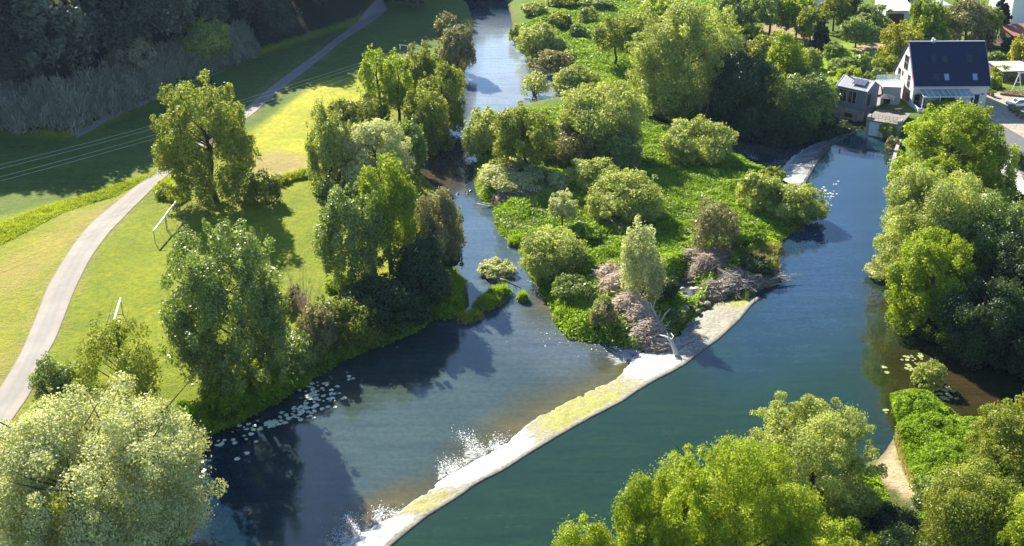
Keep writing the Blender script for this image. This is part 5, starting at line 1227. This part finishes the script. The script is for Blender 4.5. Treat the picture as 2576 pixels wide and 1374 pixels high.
# ================================================================== power pole and wires
pb = hit(1040, 240); pt_ = onplane(1040, 108, pb.y); ph = pt_.z-pb.z
pole = empty('power_pole', pb, 0, 'wooden power pole with a crossarm half hidden behind the pale-topped tree', 'pole')
mb = MB(); mb.tube([(0,0,-.5),(0,0,ph)], [.15,.10], 8); mb.build('mast', GREYWOOD, pole)
arm = MB(); e1 = onplane(1003, 113, pb.y)-pb; e2 = onplane(1070, 119, pb.y)-pb; arm.tube([e1, e2], .09, 6); arm.build('crossarm', PALEBARK, pole)
att = []
for f in (.05, .33, .66, .95):
    c = e1.lerp(e2, f); mb = MB(); mb.tube([c-V3((0,0,.09)), c-V3((0,0,.75))], [.07,.10], 8); mb.build('insulator', WHITE, pole); att.append(pb+c-V3((0,0,.75)))
WIRE = plain('aluminium_wire', (.60,.62,.60), .4)
ends = [(-500, 530), (-500, 541), (-500, 568), (-500, 580)]
for i, (a, (u, v)) in enumerate(zip(att, ends)):
    x, y = G(u, v, 11.0); b = V3((x, y, 11.0)); pts = []
    for k in range(31): f = k/30; p = a.lerp(b, f); p.z -= 1.5*4*f*(1-f); pts.append(p)
    mb = MB(); mb.tube([p-a for p in pts], .019, 4, False); w_o = mb.build('overhead_wire', WIRE); w_o.location = a
    tag(w_o, ['uppermost of the four thin wires crossing the shaded meadow', 'second of the thin wires, just under the uppermost one', 'third of the thin wires crossing the shaded meadow', 'lowest of the thin wires crossing the shaded meadow'][i], 'wire', 'overhead wires over the meadow')

# ================================================================== driftwood
def pile(name, spots, z, n, mat, label, mat2=None, seed=1, lmax=3.0, dirv=(1, .25)):
    r = np.random.default_rng(seed); pts = [(V3((*G(u, v, z+h*.3), 0)), w_*.3975/scale_at(G(u, v, z)[1], z)/2, h) for u, v, w_, h in spots]
    o0 = pts[0][0]; base = max(gz(o0.x, o0.y), 0); root = empty(name, (o0.x, o0.y, 0), 0, label, 'driftwood pile')
    wt = np.array([p[1]**2 for p in pts]); wt /= wt.sum(); V = []; F = []; da = math.atan2(dirv[1], dirv[0])
    for i in range(n):
        p, rad, h = pts[r.choice(len(pts), p=wt)]; a = r.random()*6.283; q = math.sqrt(r.random()); hh = h*(1-q*q)*(.4+.75*r.random())
        g = max(gz(p.x+math.cos(a)*q*rad, p.y+math.sin(a)*q*rad*.8), 0)
        c = np.array([p.x+math.cos(a)*q*rad-o0.x, p.y+math.sin(a)*q*rad*.8-o0.y, g+hh+.05])
        th = da+r.normal()*.9; L = r.uniform(.5, lmax)*(.5+.5*r.random()); d = np.array([math.cos(th), math.sin(th), r.normal()*.30-.15*math.cos(a-th)*h/rad]); d /= np.linalg.norm(d)
        t1 = np.cross(d, (0, 0, 1.)); t1 /= np.linalg.norm(t1); t2 = np.cross(d, t1); w_ = r.uniform(.015, .05)*(1+1.8*(r.random() < .07))
        bend = t1*r.normal()*L*.06
        k0 = len(V)
        for s_, ww in ((-.5, w_), (0, w_*.8), (.5, w_*.3)):
            for k in range(3): an = 2.094*k; V.append(c+d*L*s_+bend*(s_ == 0)+(t1*math.cos(an)+t2*math.sin(an))*ww)
        for j in (0, 3):
            for k in range(3): F.append((k0+j+k, k0+j+(k+1) % 3, k0+j+3+(k+1) % 3, k0+j+3+k))
    mixi = r.random(n) < .35; me = npmesh('sticks', np.array(V), np.array(F)); o = link('sticks', me, [mat, mat2 or mat], root); o['kind'] = 'stuff'
    me.polygons.foreach_set('material_index', np.repeat(mixi.astype(np.int32), 6))
    mb = MB()
    for p, rad, h in pts:
        rings = [(1.0, -.9), (.85, .02*h), (.6, .32*h), (.28, .5*h)]; k0 = len(mb.v); g = max(gz(p.x, p.y), 0)
        for sc, zz in rings:
            for k in range(14): a = 6.283*k/14; mb.v.append((p.x-o0.x+math.cos(a)*rad*sc, p.y-o0.y+math.sin(a)*rad*.8*sc, (g if zz > -.5 else 0)+zz))
        for j in range(3):
            for k in range(14): mb.f.append((k0+j*14+k, k0+j*14+(k+1) % 14, k0+(j+1)*14+(k+1) % 14, k0+(j+1)*14+k))
        mb.f.append(tuple(range(k0+42, k0+56)))
    mb.build('silt', plain('debris_silt', (.20,.15,.11), .95, .4, 6, bmp=1, bscale=5), root, True)
LTWIG = plain('pale_driftwood', (.58,.52,.44), .85, .3, 2.5)
pile('driftwood_pile', [(1562,745,120,2.1),(1535,720,90,1.7),(1585,795,105,2.2),(1642,842,104,2.3),(1610,818,84,2.0),(1672,866,64,1.5)], .6, 4600, TWIG, 'big brown heap of sticks washed up at the top of the long weir', LTWIG, 3)
pile('driftwood_pile', [(1315,498,120,1.0),(1355,492,90,1.0),(1275,500,70,.7)], .8, 1300, GREYWOOD, 'grey heap of sticks on the channel bank of the island', TWIG, 4, dirv=(1,.1))
pile('driftwood_pile', [(1775,680,90,1.6),(1810,655,80,1.4),(1745,660,60,1.1)], 1.2, 1300, TWIG, 'brown brushwood heap below the brownish thin-leaved willow', GREYWOOD, 5)
pile('driftwood_pile', [(1860,712,120,.9),(1920,705,90,.7),(1800,725,80,.9),(1965,700,60,.4)], 1.2, 1300, GREYWOOD, 'grey dead branches lying out into the mill pool', LTWIG, 6, 4.5, (1, .15))
pile('driftwood_pile', [(1530,575,90,.8),(1560,590,70,.7)], 1.4, 420, GREYWOOD, 'small dark heap of twigs below the round silver willow', TWIG, 7)
def deadwood(name, branches, y0, label, mat=PALEBARK, group=None):
    # branches: list of [(u, v, dy, radius), ...] in the vertical plane of depth y0
    b0 = branches[0][0]; o_ = onplane(b0[0], b0[1], y0+b0[2]); mb = MB()
    for br in branches: mb.tube([onplane(u, v, y0+dy)-o_ for u, v, dy, _ in br], [q[3] for q in br], 6)
    ob = mb.build(name, mat, None, True); ob.location = o_; return tag(ob, label, 'dead tree' if 'tree' in name else 'branch', group)
yb = G(1663,826,.9)[1]
deadwood('dead_tree', [[(1664,829,0,.20),(1652,800,.3,.16),(1640,772,.6,.10),(1635,758,.9,.05)],[(1642,776,.5,.08),(1647,762,.5,.05),(1649,751,.6,.02)],[(1657,812,.2,.13),(1664,806,.1,.11),(1674,789,.2,.08),(1687,775,.5,.03)],[(1655,806,.2,.08),(1660,792,-.1,.05),(1661,783,-.2,.02)],[(1664,822,0,.12),(1676,820,-.3,.08),(1688,806,-.2,.03)]], yb, 'bleached forked dead tree standing out of the brown stick heap')
yb = G(1700,893,1.0)[1]
deadwood('dead_tree', [[(1702,892,-.2,.32),(1697,878,0,.28),(1690,862,.4,.22),(1684,852,.7,.17),(1672,846,1.0,.10),(1660,843,1.4,.04)],[(1688,858,.5,.14),(1694,846,.6,.07),(1688,838,.9,.03)],[(1684,852,.7,.10),(1678,838,.9,.05)]], yb, 'bleached stump leaning on the foam at the head of the long weir')
deadwood('fallen_branch', [[(1703,884,0,.09),(1716,872,.4,.08),(1732,864,1.0,.07),(1744,861,1.6,.05),(1751,853,2.0,.02)],[(1738,863,1.3,.05),(1748,862,1.3,.02)]], yb+.3, 'thin dark crooked branch lying on the weir beside the bleached stump', GREYWOOD)
yb = G(1690,768,1.0)[1]
deadwood('fallen_branch', [[(1691,768,0,.11),(1692,750,.4,.09),(1688,733,.8,.08),(1681,722,1.2,.06),(1676,712,1.5,.05),(1665,704,1.9,.02)]], yb, 'long thin white branch curving up beside the small side pool')
L_ = [[(1442,850,0,.06),(1465,843,.3,.10),(1490,834,.8,.14),(1505,823,1.3,.10)],[(1465,843,.3,.06),(1482,828,1.2,.03)]]
deadwood('fallen_branch', L_, G(1442,850,.05)[1], 'grey forked log reaching into the water at the lower island corner', GREYWOOD)
deadwood('fallen_branch', [[(1534,857,0,.06),(1550,850,.3,.07),(1565,841,.8,.04)]], G(1534,857,.1)[1], 'straight grey stick poking from the undercut island bank', GREYWOOD)
deadwood('fallen_branch', [[(1480,762,0,.06),(1487,748,.2,.06),(1497,736,.4,.04),(1505,738,.4,.02)]], G(1480,762,1.5)[1], 'pale bent branch above the big round grass clump', LTWIG)
deadwood('fallen_branch', [[(1530,866,0,.05),(1545,871,-.4,.06),(1562,876,-.8,.03)]], G(1530,866,.08)[1], 'dark stick floating above the foam of the long weir', GREYWOOD)
deadwood('fallen_branch', [[(1258,703,.3,.16),(1272,706,.1,.15),(1292,716,-.2,.11),(1312,726,-.6,.05)],[(1292,716,-.2,.06),(1300,728,-.9,.04)]], G(1270,715,.9)[1], 'dark willow stem sloping from the islet down to the water', GREYWOOD)
deadwood('fallen_branch', [[(1200,512,0,.05),(1225,518,-.4,.08),(1250,519,-.5,.10)],[(1212,510,.3,.04),(1240,514,0,.07),(1262,508,.5,.06)]], G(1225,518,.1)[1], 'two bare poles lying in the channel by the grey stick heap', LTWIG)
deadwood('fallen_branch', [[(2010,562,0,.12),(2040,557,.3,.10),(2070,551,.7,.03)],[(2035,558,.2,.05),(2052,548,.8,.02)]], G(2010,562,1.4)[1], 'dark branch under the willow reaching over the mill pool', GREYWOOD)
deadwood('fallen_branch', [[(1930,706,0,.10),(1965,694,.6,.12),(2003,699,.5,.05)],[(1945,716,-.3,.08),(1980,712,-.2,.06),(2003,716,-.3,.03)],[(1990,690,.8,.03),(2030,690,.8,.015)]], G(1940,712,1.35)[1], 'pale bare trunks stretched out on the mill pool', LTWIG)
deadwood('fallen_branch', [[(1425,575,0,.07),(1455,558,.8,.09),(1500,568,.4,.08),(1524,577,.1,.03)]], G(1440,580,2.0)[1], 'bleached bough lying behind the small light tree', LTWIG)

# ================================================================== boulders
def rock(name, u, v, z, size, label, group, mat, seed):
    import bmesh
    r = np.random.default_rng(seed); bm = bmesh.new(); bmesh.ops.create_icosphere(bm, subdivisions=2, radius=1)
    ax = r.normal(size=(7, 3)); ax /= np.linalg.norm(ax, axis=1)[:, None]; lim = r.uniform(.62, .95, 7)
    for vt_ in bm.verts:
        p = np.array(vt_.co)
        for a, l in zip(ax, lim):
            t_ = p@a
            if t_ > l: p = p-a*(t_-l)
        vt_.co = V3(p*np.array([size, size*r.uniform(.98,1.02)*.8, size*.62]))
    me = bpy.data.meshes.new(name); bm.to_mesh(me); bm.free(); o = link(name, me, mat); x, y = G(u, v, z); o.location = (x, y, max(z, gz(x, y)+.1 if z > .2 else z)); o.rotation_euler = (0, 0, r.random()*6)
    return tag(o, label, 'boulder', group)
ROCKL = plain('pale_boulder', (.48,.43,.37), .9, .2, 2, bmp=.6); ROCKD = plain('mossy_boulder', (.20,.18,.13), .9, .4, 3, bmp=.6)
lab = ['largest pale boulder at the top of the rock heap by the weir', 'pale boulder to the right of the largest one', 'flat pale boulder under the two light ones', 'light boulder at the upper left of the rock heap', 'brown boulder left of the pale heap', 'brown boulder at the middle of the rock heap', 'mossy boulder right of the brown ones', 'mossy boulder touching the weir apron', 'grey boulder in the shade below the heap', 'greenish pale boulder alone in the shade near the weir edge', 'dark boulder between the heap and the side pool', 'grey-white stone at the edge of the side pool', 'greenish flat stone beside the side pool', 'small brown boulder at the lower end of the heap', 'small tan boulder behind the heap', 'wet dark boulder under the pale ones']
for i, (u, v, s_, k) in enumerate([(1752,731,.75,0),(1768,730,.6,0),(1766,749,.7,0),(1742,727,.45,0),(1738,752,.5,1),(1752,756,.5,1),(1778,745,.5,1),(1780,765,.6,1),(1745,775,.5,1),(1722,780,.8,1),(1727,762,.5,1),(1718,727,.4,0),(1709,741,.6,1),(1756,782,.45,1),(1785,738,.4,1),(1762,765,.5,1)]):
    rock('boulder', u, v, .7, s_, lab[i], 'boulders heaped at the upper end of the weir', ROCKD if k else ROCKL, 50+i)
DR = plain('wet_dark_stone', (.03,.03,.035), .35, .3, 3)
for i, (u, v, s_, lb) in enumerate([(1135,499,.55,'largest dark stone in the channel, at the left bank'),(1151,488,.35,'dark stone in the channel right of the largest'),(1176,489,.22,'little dark stone before the right-hand one'),(1184,482,.4,'dark stone at the right side of the narrow channel'),(1172,526,.15,'tiny dark stone alone in mid channel'),(1205,680,.3,'dark stone left of the flowering islet'),(1218,742,.3,'dark wet stone at the left side of the islet')]):
    rock('river_stone', u, v, .0, s_, lb, 'dark stones in the narrow channel', DR, 90+i)

# ================================================================== lily pads
def padmat():
    m, t, p = nodes('glint_white_lily_pad'); p.inputs['Base Color'].default_value = (.75,.77,.60,1); p.inputs['Roughness'].default_value = .18; p.inputs['Specular IOR Level'].default_value = .9; return m  # near-white base colour stands in for sun glints on the pads
PADM = padmat()
pm = MB(); k = 14; pm.v = [(0, 0, .012)]+[(math.cos(.25+5.8*i/k)*(1+.05*math.sin(i*2.1)), math.sin(.25+5.8*i/k)*(1+.04*math.cos(i*3)), .02+.03*math.sin(i*1.7)) for i in range(k+1)]; pm.f = [(0, 1+i, 2+i) for i in range(k)]
padme = pm.mesh('lily_pad'); padme.materials.append(PADM)
def pads(spots, z, label, group, seed, smin=.12, smax=.34, mat=None):
    r = np.random.default_rng(seed)
    me_ = padme if mat is None else padme.copy()
    if mat is not None: me_.materials.clear(); me_.materials.append(mat)
    for (u, v, du, dv_, n) in spots:
        for _ in range(n):
            x, y = G(u+r.normal()*du, v+r.normal()*dv_, z)
            if gz(x, y) > z+.02: continue
            o = bpy.data.objects.new('lily_pad', me_); COL.objects.link(o); s_ = r.uniform(smin, smax); o.location = (x, y, z+.006+r.random()*.02)
            o.rotation_euler = (r.normal()*.07, r.normal()*.07, r.random()*6.28); o.scale = (s_, s_*r.uniform(.75, 1), s_); tag(o, label, 'lily pad', group)
pads([(785,1000,14,14,34),(770,1030,22,10,30),(815,985,20,10,16),(850,1000,22,14,12),(690,1066,16,4,26),(640,1075,18,5,12),(728,1050,14,7,14),(553,1117,5,4,7),(600,1100,30,22,14),(880,945,6,6,7),(505,1175,4,10,6)], 0.0, 'shiny lily pad floating on the dark calm water near the left bank', 'lily pads on the dark calm water', 1)
pads([(2368,985,14,8,22),(2385,998,10,5,12),(2290,926,6,4,10),(2300,905,16,7,16),(2230,925,8,4,4),(2232,1034,6,3,4),(2385,1040,8,3,5)], UPZ, 'lily pad in the brown shallows around the light willow bush', 'lily pads in the brown shallows', 2, .13, .3, plain('green_lily_pad', (.30,.33,.14), .4))
pads([(2090,492,9,14,24),(2075,478,6,4,8)], UPZ, 'lily pad on the blue pool beside the silvery overhanging willow', 'lily pads on the mill pool', 3, .08, .2)

# ================================================================== the air of the valley
mb = MB(); mb.box(-3600, 3600, -1600, 4200, -6, 130); m, tt, p = nodes('valley_haze'); tt.nodes.remove(p)
pv = N(tt, 'ShaderNodeVolumePrincipled'); pv.inputs['Color'].default_value = (.45,.65,1,1); pv.inputs['Density'].default_value = .00006; pv.inputs['Anisotropy'].default_value = .35
tt.links.new(pv.outputs[0], tt.nodes['Material Output'].inputs['Volume']); tag(mb.build('haze', m), kind='stuff')
